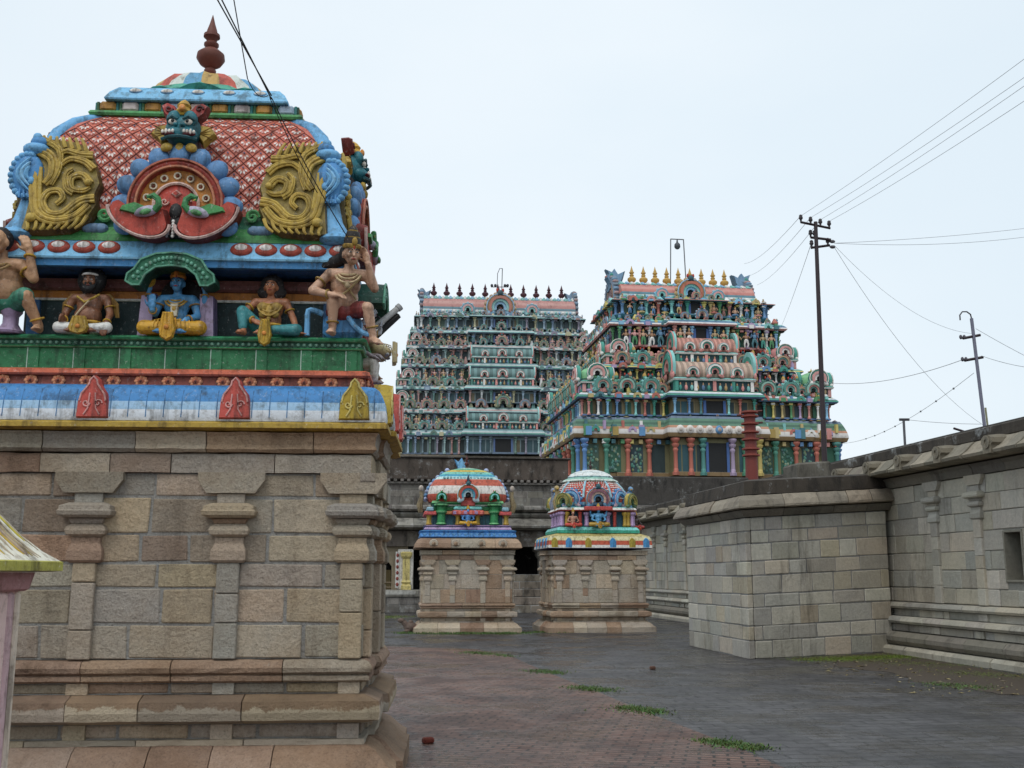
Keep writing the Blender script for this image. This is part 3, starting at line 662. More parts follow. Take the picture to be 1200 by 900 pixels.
def boats():
    mb = MB()
    for s in (1, -1):
        P = []
        for i in range(17):
            t = PI+PI*i/16; P.append((s*(.27+.25*math.cos(t)), -.12+.17*math.sin(t)*(1 if math.sin(t) < 0 else 1)))
        P = [(x, z+(.08*(abs(x)-.27)/.25)) for x, z in P]
        Q = P+[(s*.5, .0), (s*.45, .02), (s*.38, -.03), (s*.25, -.06), (s*.12, -.05), (s*.06, -.06)]
        mb.prism(Q, -.16, .04, hx('#bd4838'), hx('#7c2c24'), .1)
        mb.tube([(x, -.15, z) for x, z in P], .014, hx('#dfc0b8'), 5)
    return mb
def peacock(s):
    mb = MB()
    mb.ell((s*.2, -.18, -.1), (.1, .04, .045), hx('#b6b0c4'), 10, 7, (0, s*.25, 0)); mb.tube([(s*.14, -.18, -.09), (s*.1, -.19, -.05), (s*.11, -.19, .0), (s*.15, -.19, .03), (s*.19, -.19, .015), (s*.185, -.19, -.01)], [.032, .028, .026, .026, .022, .012], hx('#3f8a52'), 8)
    mb.prism([(s*.2, -.06), (s*.3, -.02), (s*.4, -.05), (s*.42, -.09), (s*.3, -.12), (s*.2, -.13)], -.19, -.12, hx('#4c9a58'), None, .15)
    mb.ell((s*.2, -.215, -.115), (.05, .02, .025), hx('#5a9a60'), 8, 5, (0, s*.3, 0)); mb.tube([(s*.19, -.2, .0), (s*.165, -.2, -.012)], [.008, .003], YEL, 5)
    return mb
def pend():
    mb = MB()
    for i in range(6): mb.ell((0, -.12, -.16-.025*i), (.014, .014, .015), WHITE, 6, 5)
    for s in (1, -1):
        for i in range(5): mb.ell((s*(.028+.006*i), -.1, -.2-.02*i), (.011, .011, .013), hx('#a8a8b4'), 6, 5)
    return mb
def face_mb():
    mb = MB(); te = hx('#1f6f7c'); dk = hx('#155058')
    mb.ell((0, -.03, .1), (.15, .11, .15), te, 16, 12); mb.ell((0, -.09, .03), (.14, .09, .075), te, 14, 8)
    for s in (1, -1):
        mb.ell((s*.07, -.1, .18), (.058, .05, .075), te, 12, 8, (0, s*-.3, 0)); mb.ell((s*.065, -.145, .125), (.034, .022, .026), hx('#e8e0d4'), 10, 6); mb.ell((s*.06, -.163, .125), (.015, .01, .017), BLACK, 8, 5)
        mb.tube([(s*.02, -.165, .14), (s*.065, -.165, .165), (s*.115, -.14, .145)], [.01, .014, .008], dk, 6)
        mb.prism([(s*.05, .22), (s*.12, .2), (s*.17, .25), (s*.2, .33), (s*.15, .36), (s*.08, .33), (s*.05, .28)], -.07, .03, hx('#b03a34'), hx('#7a2f28'), .2)
        mb.tube([(q[0]+s*.125, -.075, q[2]+.29) for q in spiral(0, 0, .035, 1, 0, 10, s)], .01, hx('#5a1f20'), 5)
        mb.prism([(s*.12, .05), (s*.17, -.02), (s*.21, .03), (s*.27, .08), (s*.24, .13), (s*.2, .16), (s*.13, .17)], -.04, .04, hx('#b5963a'), None, .2)
        for k in range(4): mb.tube([(s*.14, -.045, .08), (s*.24, -.035, .03+.04*k)], .006, hx('#8a6a2a'), 4)
        mb.ell((s*.085, -.168, .0), (.055, .022, .02), hx('#5e1a20'), 10, 6); mb.ell((s*.03, -.17, .085), (.022, .02, .017), te, 8, 6)
        for k in range(4): mb.ell((s*(.045+.027*k), -.184, .02-.003*k), (.0125, .012, .018 if k != 2 else .026), hx('#eee6dc'), 6, 5)
        mb.ell((s*.1, -.12, -.1), (.05, .03, .04), OCHRE, 8, 6, (0, s*.4, 0))
    mb.ell((0, -.15, .07), (.024, .03, .045), te, 8, 6); mb.ell((0, -.1, -.1), (.04, .03, .055), OCHRE, 8, 6)
    mb.tube([(-.14, -.14, -.035), (-.07, -.18, -.035), (0, -.17, -.02), (.07, -.18, -.035), (.14, -.14, -.035)], .016, dk, 6)
    mb.lathe([(.05, .21), (.07, .25), (.05, .29), (.06, .31), (.035, .35), (.0, .38)], GOLD, 12, 0, -.07, 0); mb.ell((0, -.14, .26), (.03, .02, .035), ORANGE, 8, 6)
    return mb
M1, M2, M3, M4, M5, M6 = big_arch().mesh('gable_arch', PAINT), boats().mesh('crescent', PAINT), peacock(1).mesh('peacock', PAINT), peacock(-1).mesh('peacock', PAINT), face_mb().mesh('lion_face', PAINT), pend().mesh('pendant', PAINT)
for (x, y, rz) in ((0, -.83, 0), (1.36, 0, PI/2), (-1.36, 0, -PI/2)):
    g = link('gable_arch', M1, ns, (x, y, 4.56), rz)
    for nm, me in (('crescent', M2), ('peacock', M3), ('peacock', M4), ('pendant', M6)): link(nm, me, g)
    link('lion_face', M5, g, (0, .05, .57), 0, -.12)
    mb = MB(); mb.prism([(.4*math.cos(R(a)), .4*math.sin(R(a))) for a in range(-40, 221, 13)], .02, .3, hx('#4a4448')); mb.build('arch_backing', PAINT, g)
    mb = MB(); mb.box(-.12, .12, .0, .2, .38, .8, hx('#544a4c'), .04); mb.build('face_backing', PAINT, g)

# gilded scrolls and the blue corner posts
def scroll_mb(sg):
    mb = MB(); g1, g2 = hx('#bda048'), hx('#a08232')
    cv = lambda p: (sg*(p[0]-815)*.003, (690-p[1])*.003)
    O = [(748, 445), (770, 418), (800, 405), (850, 398), (885, 398), (893, 440), (897, 560), (905, 650), (910, 692), (850, 694), (780, 686), (735, 655), (714, 610), (722, 575), (712, 540), (728, 490)]
    mb.prism([cv(p) for p in O], -.055, .06, hx('#94803c'), hx('#6a5628'), .05)
    def rel(pts, r, y=-.09, taper=True):
        P = [Vector((*cv(p), 0)) for p in pts]; Q = []
        for i in range(len(P)-1):
            for t in (0, .34, .67): 
                p0, p1, p2, p3 = P[max(i-1, 0)], P[i], P[i+1], P[min(i+2, len(P)-1)]
                Q.append(.5*((2*p1)+(p2-p0)*t+(2*p0-5*p1+4*p2-p3)*t*t+(3*p1-p0-3*p2+p3)*t**3))
        Q.append(P[-1]); n = len(Q)
        T_ = [(Q[min(i+1, n-1)]-Q[max(i-1, 0)]).normalized() for i in range(n)]; lanes = 3 if r > .025 else 1
        for l in range(lanes):
            of = (l-(lanes-1)/2)*.66*r; rr = r*(.4 if lanes > 1 else 1)
            mb.tube([(q.x-t_.y*of*(1-.5*i/n), y+.022-.012*math.sin(PI*i/n)-(.008 if l == 1 else 0), q.y+t_.x*of*(1-.5*i/n)) for i, (q, t_) in enumerate(zip(Q, T_))], [rr*(1-.5*i/n if taper else 1) for i in range(n)], jit(rn, g1, .12), 7)
    rel([(895, 440), (850, 470), (842, 520), (860, 550)], .05); rel([(880, 410), (835, 440), (826, 500), (842, 552)], .03)
    rel([(890, 500), (880, 580), (865, 640), (820, 662), (770, 650), (735, 610)], .055); rel([(800, 650), (835, 660), (868, 625), (872, 590)], .03)
    rel([(740, 545), (762, 520), (790, 530), (785, 562), (755, 568), (738, 556)], .035); rel([(722, 590), (760, 600), (800, 640), (838, 640), (858, 606), (846, 575), (818, 570), (806, 592), (822, 610)], .04)
    rel([(735, 500), (760, 478), (800, 470), (826, 490)], .035); rel([(742, 455), (775, 455), (812, 445), (830, 455)], .035); rel([(780, 575), (800, 560), (806, 520), (790, 500)], .03)
    for i in range(7): rel([(760+i*20, 445-i*4), (768+i*19, 425-i*3), (778+i*17, 405-i*1)], .02)
    for i in range(8): rel([(735+i*22, 645+i*3), (745+i*20, 670+i*2), (762+i*18, 684+i*1)], .018)
    mb.ell((*[cv((742, 545))[0]], -.09, cv((742, 545))[1]), (.03, .03, .03), g1, 8, 6); mb.ell((cv((880, 655))[0], -.09, cv((880, 655))[1]), (.045, .03, .04), g1, 8, 6)
    return mb
def post_mb(sg):
    mb = MB(); lb = hx('#6fb0e0'); db = hx('#4f92cc')
    mb.tube([(sg*1.3, -.76, 4.29), (sg*1.25, -.73, 4.45), (sg*1.21, -.7, 4.7)]+[(sg*(dsec(z)[0]-.05), -dsec(z)[1]+.05, z) for z in (4.95, 5.1, 5.2, 5.28, 5.35, 5.42, 5.48, 5.54)], [.13, .095, .08, .08, .08, .075, .07, .065, .06, .055, .05], lb, 10)
    mb.ell((sg*1.3, -.82, 4.31), (.15, .1, .055), lb, 12, 6)
    mb.ell((sg*1.24, -.79, 4.82), (.135, .06, .19), db, 16, 10)
    for k in range(13): an = R(-100+200*k/12); mb.ell((sg*(1.24+.125*math.cos(an)), -.8, 4.82+.18*math.sin(an)), (.035, .035, .03), lb, 8, 6)
    for k, (r0, l0) in enumerate(((.1, .24), (.065, .17), (.03, .1))): mb.tube([(sg*(1.2+r0*math.sin(PI*t)), -.845-.006*k, 4.82+l0*(t-.5)*1.2) for t in (0, .15, .3, .45, .6, .75, .9, 1)], [.006, .014, .018, .02, .02, .018, .014, .006], lb if k % 2 == 0 else hx('#8cc4ea'), 6)
    mb.ell((sg*1.19, -.845, 4.76), (.03, .02, .035), lb, 8, 6)
    mb.ell((sg*1.2, -.76, 5.06), (.11, .08, .06), lb, 12, 7); mb.ell((sg*1.18, -.75, 5.12), (.075, .07, .06), db, 10, 6); mb.ell((sg*1.19, -.78, 5.16), (.04, .03, .04), lb, 8, 6)
    for k in range(5): mb.tube([(sg*(1.12+.04*k), -.83, 4.62), (sg*(1.18+.025*k), -.82, 4.72)], .012, db, 5)
    return mb
for sg in (1, -1):
    o = link('gilded_scroll', scroll_mb(sg).mesh('gilded_scroll', PAINT), roof, (sg*.95, -.83, 4.31), 0, -.17)
    nbuild(post_mb(sg), 'corner_post', PAINT, roof)
    o = link('gilded_scroll', o.data, roof, (sg*1.33, -.52*sg*sg if False else (-.52), 4.3), 0); o.data = scroll_mb(1).mesh('gilded_scroll', PAINT) if sg > 0 else scroll_mb(-1).mesh('gilded_scroll', PAINT)
    o.scale = (.62, 1, 1); o.rotation_euler = (-.12, 0, sg*PI/2)
for sg in (1, -1):
    mb = MB()
    for k in range(3): mb.ell((sg*(.62+.05*k), -.79, 4.38+.0*k), (.06, .04, .045), hx('#6d8fb0'), 8, 6)
    mb.tube([(q[0]+sg*.6, -.79, q[2]+4.5) for q in spiral(0, 0, .06, 1.5, 0, 16, sg)], .018, hx('#4fa060'), 6)
    nbuild(mb, 'vine_scroll', PAINT, roof)
# central niche
def niche_parts():
    mb = MB(); jm = []
    for s in (1, -1): mb.prism([(s*.2, 0), (s*.31, 0), (s*.29, .36), (s*.18, .38)], -.1, .06, hx('#b8a4c4'), hx('#8a7aa8'), .03); jm.append(mb.mesh('niche_jamb', PAINT)); mb = MB()
    a = jm
    mb = MB()
    P = [(-.35, .37), (-.34, .43), (-.29, .47), (-.24, .55), (-.12, .6), (0, .61), (.12, .6), (.24, .55), (.29, .47), (.34, .43), (.35, .37), (.3, .34), (.24, .34), (.2, .43), (.12, .49), (0, .505), (-.12, .49), (-.2, .43), (-.24, .34), (-.3, .34)]
    mb.prism(P, -.24, -.02, hx('#1f6a4c'), hx('#14483a'), .03)
    mb.tube([(x, -.245, z) for x, z in P], .011, hx('#5a9a80'), 5, True)
    for k in range(19):
        t = k/18*2-1; x = t*.29; z = .565-.16*abs(t)**2.2
        mb.ell((x, -.245, z), (.016, .012, .018), hx('#6aa890'), 6, 5)
        if k % 2: mb.ell((x*.96, -.245, z-.04), (.013, .012, .014), hx('#4f8f78'), 6, 5)
    b = mb.mesh('niche_canopy', PAINT)
    mb = MB(); mb.lathe([(.17, 0), (.17, .02)], BLACK, 20); mb.v = [(x, -z-.0, y) for x, y, z in mb.v]
    c = mb.mesh('niche_back', PAINT)
    return a, b, c
na, nb, nc = niche_parts()
for (x, y, rz) in ((0, -NHY-.02, 0), (NHX+.02, 0, PI/2)):
    fx, fy = (0, -.2) if rz == 0 else (.1, 0)
    q = link('niche_canopy', nb, ns, (x+fx, y+fy, 3.53), rz); link('niche_jamb', na[0], q, (0, .1, -.04)); link('niche_jamb', na[1], q, (0, .1, -.04)); link('niche_back', nc, q, (0, .14, .33))

# ------------------------------------------------------------------ statues
def nsw(x, y, z):
    c, s = math.cos(NS_RZ), math.sin(NS_RZ); return (NS_LOC[0]+x*c-y*s, NS_LOC[1]+x*s+y*c, z)
V = Vector
def hand(mb, wrist, d, up, s=1.0, curl=.3, thumb=1):
    """palm, four unequal bent fingers and a thumb; d = direction of the fingers, up = back of the hand."""
    w = V(wrist); d = V(d).normalized(); up = V(up); up = (up-d*up.dot(d)).normalized(); sd_ = d.cross(up)
    pc = w+d*.045*s; mb.cap(w, .028*s, w+d*.03*s, .034*s, n=8)
    for k in (-1, 0, 1): mb.cap(pc+sd_*k*.02*s-d*.015*s, .02*s, pc+sd_*k*.024*s+d*.03*s, .02*s, n=8)
    for k, l in ((-1.5, .06), (-.5, .072), (.5, .067), (1.5, .052)):
        a = pc+sd_*k*.019*s+d*.035*s; b = a+(d*1+sd_*k*.08-up*curl*.4)*l*.55*s; c = b+(d-up*curl*1.6)*l*.5*s
        mb.chain([a, b, c], [.0115*s, .0105*s, .008*s], n=6)
    a = w+d*.02*s+sd_*thumb*.03*s; mb.chain([a, a+(d*.7+sd_*thumb*.7-up*.3)*.04*s, a+(d*1.2+sd_*thumb*.6-up*.5)*.06*s], [.014*s, .012*s, .009*s], n=6)
def foot(mb, ank, d, s=1.0):
    a = V(ank); d = V(d).normalized(); sd_ = d.cross(V((0, 0, 1))).normalized()
    mb.cap(a-V((0, 0, .03))*s-d*.02*s, .04*s, a+d*.1*s-V((0, 0, .045))*s, .036*s, n=8)
    for k in range(5): q = a+d*(.14-.012*abs(k-1))*s+sd_*(k-2)*.017*s-V((0, 0, .055))*s; mb.cap(q-d*.03*s, .014*s, q+d*.018*s, .0115*s, n=6)
def torso(mb, pel, chest, neck, head, sh, r=1.0, belly=0):
    pel, chest, neck, head = V(pel), V(chest), V(neck), V(head)
    mb.ell(pel, (.165*r, .12*r, .11*r), (1, 1, 1), 14, 10)
    mid = (pel+chest)/2+V((0, -belly*.35, 0)); mb.ell(mid, (.145*r+belly*.4, .105*r+belly*.5, .15*r), (1, 1, 1), 14, 10)
    mb.ell(chest, (.165*r, .11*r, .14*r), (1, 1, 1), 14, 10)
    mb.cap(neck-V((0, 0, .06)), .058, neck+V((0, 0, .07)), .05)
    for s in sh: mb.cap(neck-V((0, 0, .05)), .06, s, .066*r)
def head_(mb, c, turn=0, tilt=0, sc=1.0):
    """skull, jaw, nose, brow, lips and ears in the head's own frame (face towards -y)."""
    old = mb.T.copy(); mb.T = old @ Matrix.Translation(c) @ Euler((tilt, 0, turn)).to_matrix().to_4x4() @ Matrix.Scale(sc, 4)
    mb.ell((0, 0, .01), (.083, .1, .105), (1, 1, 1), 16, 12); mb.ell((0, -.035, -.06), (.06, .06, .062), (1, 1, 1), 12, 8)
    mb.cap((0, -.098, .015), .01, (0, -.118, -.024), .016, n=8)
    mb.cap((-.05, -.083, .03), .012, (.05, -.083, .03), .012, n=6)
    mb.cap((-.022, -.095, -.058), .0095, (.022, -.095, -.058), .0095, n=6)
    for s in (1, -1): mb.ell((s*.087, .005, -.015), (.014, .026, .04), (1, 1, 1), 8, 6); mb.ell((s*.045, -.068, -.02), (.03, .025, .03), (1, 1, 1), 8, 6)
    mb.T = old
def face(root, k, c, turn, tilt, brow=BLACK, lips=hx('#9a4038'), third=None, sc=1.0):
    T_ = Matrix.Scale(k, 4) @ Matrix.Translation(c) @ Euler((tilt, 0, turn)).to_matrix().to_4x4() @ Matrix.Scale(sc, 4)
    for s in (1, -1):
        mb = MB(); mb.T = T_; mb.ell((s*.034, -.089, .012), (.017, .01, .0095), hx('#efece6'), 8, 6); mb.ell((s*.034, -.097, .012), (.0085, .006, .0085), BLACK, 8, 6); mb.build('eye', PAINT, root)
    mb = MB(); mb.T = T_
    for s in (1, -1): mb.tube([(s*.013, -.1, .036), (s*.035, -.1, .045), (s*.06, -.085, .036)], .005, brow, 6)
    mb.build('eyebrow', PAINT, root)
    mb = MB(); mb.T = T_; mb.ell((0, -.104, -.058), (.026, .007, .009), lips, 8, 6); mb.build('mouth', PAINT, root)
    if third: mb = MB(); mb.T = T_; mb.ell((0, -.1, .062), (.008, .006, .022), third, 8, 6); mb.build('forehead_mark', PAINT, root)
def crown(root, k, c, turn, tilt, col, h=.2, col2=ORANGE):
    mb = MB(); mb.T = Matrix.Scale(k, 4) @ Matrix.Translation(c) @ Euler((tilt, 0, turn)).to_matrix().to_4x4()
    mb.lathe([(.094, .055), (.1, .07), (.1, .09), (.09, .1), (.088, .1+.3*h), (.078, .1+.33*h), (.08, .1+.38*h), (.066, .1+.65*h), (.05, .1+.68*h), (.052, .1+.74*h), (.034, .1+.9*h), (.01, .1+h)], [col2, col2, col2, col, col, col2, col, col, col2, col, col], 18)
    mb.ell((0, -.1, .12), (.03, .016, .045), col2, 8, 6); mb.build('crown', PAINT, root)
def necklace(root, k, neck, col, n=3, drop=.1):
    mb = MB(); mb.at(0, 0, 0, 0, 0, 0, k); c = V(neck)
    for i in range(n):
        w = .075+.03*i; d = .02+drop*(i+.4)/n
        pts = [(c.x+w*math.cos(t), c.y-.03-.075*max(0, -math.sin(t))-.018*i if math.sin(t) < 0 else c.y+.05, c.z-.05+(d*min(0, math.sin(t)))) for t in [2*PI*q/18 for q in range(18)]]
        mb.tube(pts, .013, col, 6, True)
    mb.ell((c.x, c.y-.14, c.z-.07-drop), (.03, .02, .035), col, 8, 6)
    mb.build('necklace', PAINT, root)
def bands(root, k, items, col, name='bangle'):
    for p, d, r in items:
        mb = MB(); mb.at(0, 0, 0, 0, 0, 0, k); p = V(p); d = V(d).normalized(); u = d.orthogonal().normalized(); w = d.cross(u)
        mb.tube([p+(u*math.cos(2*PI*q/12)+w*math.sin(2*PI*q/12))*r for q in range(12)], .011, col, 6, True); mb.build(name, PAINT, root)
VOX = .0075
def K(k): return MB().at(0, 0, 0, 0, 0, 0, k)
def legs_crossed(mb, r=1.0, foot_=True, x=.31):
    for s in (1, -1):
        mb.chain([(s*.09, 0, .09), (s*x, -.2, .085)], [.1*r, .075*r]); mb.chain([(s*x, -.2, .08), (s*-.02, -.29, .06)], [.07*r, .045*r])
        if foot_: foot(mb, (s*-.04, -.29, .075), (-s, -.1, 0))
def apron(root, k, col, y=-.3, z0=.12, l=.2, w=.1):
    mb = K(k); mb.prism([(-w*.6, z0+.06), (w*.6, z0+.06), (w, z0-l*.5), (w*.75, z0-l*.85), (0, z0-l), (-w*.75, z0-l*.85), (-w, z0-l*.5)], y-.03, y+.03, col, None, .1)
    for q in (-.5, 0, .5): mb.tube([(q*w*.8, y-.034, z0+.05), (q*w*1.3, y-.034, z0-l*.8)], .008, jit(rn, col, .3), 5)
    mb.ell((0, y-.04, z0-l*.45), (.03, .014, .03), ORANGE, 8, 6); mb.build('apron', PAINT, root)
def belt(root, k, z, rx, ry, col, y=0):
    mb = K(k); mb.tube([(rx*math.cos(2*PI*q/20), y+ry*math.sin(2*PI*q/20), z) for q in range(20)], .024, col, 8, True); mb.ell((0, y-ry-.02, z), (.04, .02, .035), ORANGE, 8, 6); mb.build('belt', PAINT, root)

# bearded man, cross-legged
k = .615; st = thing('statue', 'painted plaster statue of a bearded man in a white dhoti, seated cross-legged', 'statue', nsw(-.7, -.7, 3.49), NS_RZ)
mb = K(k); torso(mb, (0, 0, .12), (0, .01, .42), (0, .01, .58), (0, -.01, .74), [(.2, .01, .52), (-.2, .01, .52)], 1.03, .08); head_(mb, (0, -.02, .745), 0, .05, 1.1)
mb.chain([(-.22, .01, .51), (-.3, -.02, .3), (-.27, -.14, .2)], [.062, .054, .04]); hand(mb, (-.27, -.15, .19), (-.1, -1, .1), (-1, 0, .2), 1.15, .6, -1)
mb.chain([(.22, .01, .51), (.29, -.04, .3), (.3, -.2, .15)], [.062, .054, .04]); hand(mb, (.3, -.21, .13), (-.1, -.5, -1), (.3, -1, .3), 1.15, .3, 1)
legs_crossed(mb); soft(mb, 'body', paint(BROWN), VOX, st)
mb = K(k)
for s in (1, -1): mb.chain([(s*.09, 0, .09), (s*.31, -.2, .085)], [.112, .086]); mb.chain([(s*.31, -.2, .08), (s*.1, -.275, .065)], [.082, .06])
soft(mb, 'dhoti', paint(hx('#dfe0dc')), VOX, st)
mb = K(k); mb.ell((0, .04, .78), (.19, .13, .19), hx('#16171a'), 18, 12); mb.ell((0, .02, .72), (.15, .1, .17), hx('#16171a'), 14, 10); soft(mb, 'hair', paint(hx('#17181b'), .7), VOX, st)
mb = K(k); mb.ell((0, -.08, .645), (.075, .055, .075), (1, 1, 1)); mb.chain([(-.08, -.05, .72), (-.06, -.08, .66), (0, -.1, .63)], [.025, .035, .05]); mb.chain([(.08, -.05, .72), (.06, -.08, .66), (0, -.1, .63)], [.025, .035, .05]); mb.cap((-.04, -.115, .71), .014, (.04, -.115, .71), .014); soft(mb, 'beard', paint(hx('#17181b'), .7), VOX, st)
face(st, k, (0, -.02, .745), 0, .05, lips=hx('#6a2f28'), sc=1.1)
mb = K(k); mb.tube([(.1*math.cos(2*PI*q/18), -.02+.112*math.sin(2*PI*q/18), .83) for q in range(18)], .016, WHITE, 6, True); mb.build('headband', PAINT, st)
mb = K(k)
for s in (1, -1):
    for q in range(12): mb.tube([(s*(.2+.012*(q % 4)), .06-.02*(q//4), .58), (s*(.3+.012*(q % 4)), .07-.02*(q//4), .46), (s*(.34+.01*(q % 4)), .06, .28)], [.022, .026, .012], hx('#a07c3e'), 5)
mb.build('hair_lock', PAINT, st)
mb = K(k); mb.tube([(-.14, -.08, .53), (-.02, -.135, .44), (.09, -.13, .5), (.14, -.07, .56)], .016, OCHRE, 6); mb.tube([(.06, -.125, .5), (-.05, -.17, .34), (-.14, -.16, .22)], .011, hx('#c9b894'), 6); mb.build('sacred_thread', PAINT, st)
belt(st, k, .17, .2, .17, GOLD, -.02); apron(st, k, hx('#b5943a'), -.36, .14, .18, .13)
bands(st, k, [((-.265, -.01, .4), (.3, .1, 1), .062), ((.27, -.01, .4), (-.3, .1, 1), .062), ((-.27, -.13, .205), (0, 1, .4), .046), ((.3, -.18, .17), (0, .6, 1), .046)], GOLD)

# blue four-armed deity
def deity(name, label, loc, rz, skin, dh, kk=.65, crown_col=GOLD):
    k = kk; st = thing('statue', label, 'statue', loc, rz)
    mb = K(k); torso(mb, (0, 0, .12), (0, .01, .41), (0, .01, .56), (0, 0, .7), [(.19, .01, .5), (-.19, .01, .5)], 1.0); head_(mb, (0, -.02, .71))
    mb.chain([(-.2, .0, .49), (-.25, -.06, .3), (-.25, -.2, .32)], [.058, .05, .038]); hand(mb, (-.25, -.2, .33), (0, -.15, 1), (0, 1, 0), 1.2, .1, 1)
    mb.chain([(.2, .0, .49), (.27, -.03, .28), (.17, -.22, .19)], [.058, .05, .038]); hand(mb, (.17, -.22, .19), (-.4, -.3, -1), (.2, -1, .2), 1.2, .2, -1)
    mb.chain([(-.2, .03, .5), (-.33, .04, .42), (-.35, -.04, .58)], [.055, .047, .036]); hand(mb, (-.35, -.04, .59), (0, -.1, 1), (0, 1, 0), 1.1, .5, 1)
    mb.chain([(.2, .03, .5), (.33, .04, .42), (.35, -.04, .58)], [.055, .047, .036]); hand(mb, (.35, -.04, .59), (0, -.1, 1), (0, 1, 0), 1.1, .5, -1)
    legs_crossed(mb, 1.0, True, .33); soft(mb, 'body', paint(skin), VOX, st)
    mb = K(k)
    for s in (1, -1): mb.chain([(s*.09, 0, .1), (s*.34, -.19, .095)], [.12, .105]); mb.chain([(s*.34, -.19, .09), (0, -.29, .08)], [.1, .085])
    soft(mb, 'dhoti', paint(dh), VOX, st)
    mb = K(k)
    for s in (1, -1):
        for q in range(7): mb.tube([(s*(.1+.05*q), -.37+.02*q, .06), (s*(.08+.05*q), -.36+.03*q, .17-.003*q), (s*(.06+.045*q), -.27+.04*q, .2)], .008, jit(rn, dh, .35), 5)
    mb.build('dhoti_pleat', PAINT, st)
    face(st, k, (0, -.02, .71), 0, 0, BLACK, hx('#a8404a'), RED); crown(st, k, (0, -.02, .71), 0, 0, crown_col, .2); necklace(st, k, (0, .01, .55), hx('#c09a48'), 3, .13)
    mb = K(k); mb.prism([(-.05, .42), (.05, .42), (.04, .25), (-.04, .25)], -.14, -.09, hx('#d9d0b8'), None, .1); mb.build('chest_plate', PAINT, st)
    belt(st, k, .2, .165, .13, GOLD); apron(st, k, dh, -.41, .18, .3, .1)
    bands(st, k, [((-.215, -.02, .42), (.2, .2, 1), .062), ((.22, -.01, .42), (-.3, .1, 1), .062), ((-.25, -.17, .32), (0, 1, .1), .046), ((.2, -.17, .21), (.4, .8, .4), .046), ((-.345, -.02, .54), (0, .4, 1), .045), ((.345, -.02, .54), (0, .4, 1), .045)], hx('#b08a4a'))
    mb = K(k); mb.at(-.35*k, -.07*k, .72*k, 0, PI/2, 0, k); mb.lathe([(.0, -.02), (.065, -.02), (.07, 0), (.065, .02), (.0, .02)], GOLD, 16); mb.tube([(.075*math.cos(2*PI*q/16), .075*math.sin(2*PI*q/16), 0) for q in range(16)], .012, OCHRE, 6, True); mb.build('discus', PAINT, st)
    mb = K(k); mb.lathe([(.015, .64), (.05, .68), (.06, .72), (.045, .76), (.05, .765), (.03, .79), (.008, .83)], hx('#dcd6e2'), 12, .35, -.06, 0); mb.build('conch', PAINT, st)
    return st
deity('', 'blue four-armed statue with gold crown and yellow dhoti under a green scalloped canopy', nsw(.0, -.69, 3.49), NS_RZ, hx('#5a9fd4'), hx('#d2a02e'))
deity('', 'statue facing the side of the near shrine, one pale grey arm reaching past the corner', nsw(NHX+.2, .02, 3.49), NS_RZ+PI/2, hx('#b9bcc6'), hx('#c9b88a'), .6)

# seated man with raised knee
k = .615; st = thing('statue', 'plaster statue of a long-haired man in teal trousers, one knee drawn up', 'statue', nsw(.76, -.69, 3.49), NS_RZ)
mb = K(k); torso(mb, (0, 0, .12), (0, .01, .41), (0, .01, .56), (0, 0, .71), [(.2, .01, .5), (-.2, .01, .5)], 1.05); head_(mb, (0, -.02, .715))
mb.chain([(-.21, .0, .49), (-.36, -.1, .33), (-.17, -.22, .2)], [.06, .052, .038]); hand(mb, (-.17, -.22, .2), (1, -.4, -.45), (.2, -.6, .7), 1.15, .35, -1)
mb.chain([(.21, .0, .49), (.31, -.02, .28), (.39, -.1, .07)], [.06, .052, .038]); hand(mb, (.39, -.11, .06), (.6, -.6, -.1), (0, 0, 1), 1.15, .1, -1)
mb.chain([(-.09, 0, .1), (-.33, -.2, .33)], [.1, .076]); mb.chain([(-.33, -.2, .32), (-.3, -.24, .07)], [.07, .046]); foot(mb, (-.3, -.25, .07), (-.4, -1, 0))
mb.chain([(.09, 0, .1), (.38, -.2, .09)], [.1, .075]); mb.chain([(.38, -.2, .08), (.02, -.3, .06)], [.07, .045]); foot(mb, (.0, -.3, .075), (-1, -.1, 0))
soft(mb, 'body', paint(hx('#b07452')), VOX, st)
mb = K(k); mb.chain([(-.09, 0, .1), (-.33, -.2, .33)], [.116, .092]); mb.chain([(-.33, -.2, .32), (-.31, -.235, .12)], [.088, .066]); mb.chain([(.09, 0, .1), (.38, -.2, .09)], [.118, .092]); mb.chain([(.38, -.2, .085), (.1, -.29, .07)], [.088, .066])
soft(mb, 'trousers', paint(hx('#3f8f94')), VOX, st)
mb = K(k); mb.ell((0, .06, .76), (.16, .1, .15), (1, 1, 1)); mb.ell((0, .06, .66), (.2, .09, .13), (1, 1, 1)); mb.ell((0, .0, .8), (.095, .1, .06), (1, 1, 1)); soft(mb, 'hair', paint(hx('#231d1b'), .7), VOX, st)
face(st, k, (0, -.02, .715), 0, 0); necklace(st, k, (0, .01, .55), hx('#b09040'), 4, .22)
mb = K(k)
for s in (1, -1): mb.ell((s*.09, -.09, .42), (.075, .045, .07), hx('#a9893e'), 10, 7); mb.ell((s*.08, -.11, .32), (.055, .03, .05), hx('#a9893e'), 8, 6)
mb.ell((0, -.11, .36), (.05, .03, .09), hx('#b89848'), 8, 6); mb.build('breastplate', PAINT, st)
belt(st, k, .18, .17, .13, GOLD); apron(st, k, hx('#b8962e'), -.38, .13, .3, .09)
bands(st, k, [((-.27, -.04, .43), (.6, .4, .7), .064), ((.255, -.01, .39), (-.4, .1, 1), .064), ((-.2, -.2, .22), (1, -.4, -.4), .046), ((.37, -.08, .12), (-.3, .3, 1), .046)], GOLD)

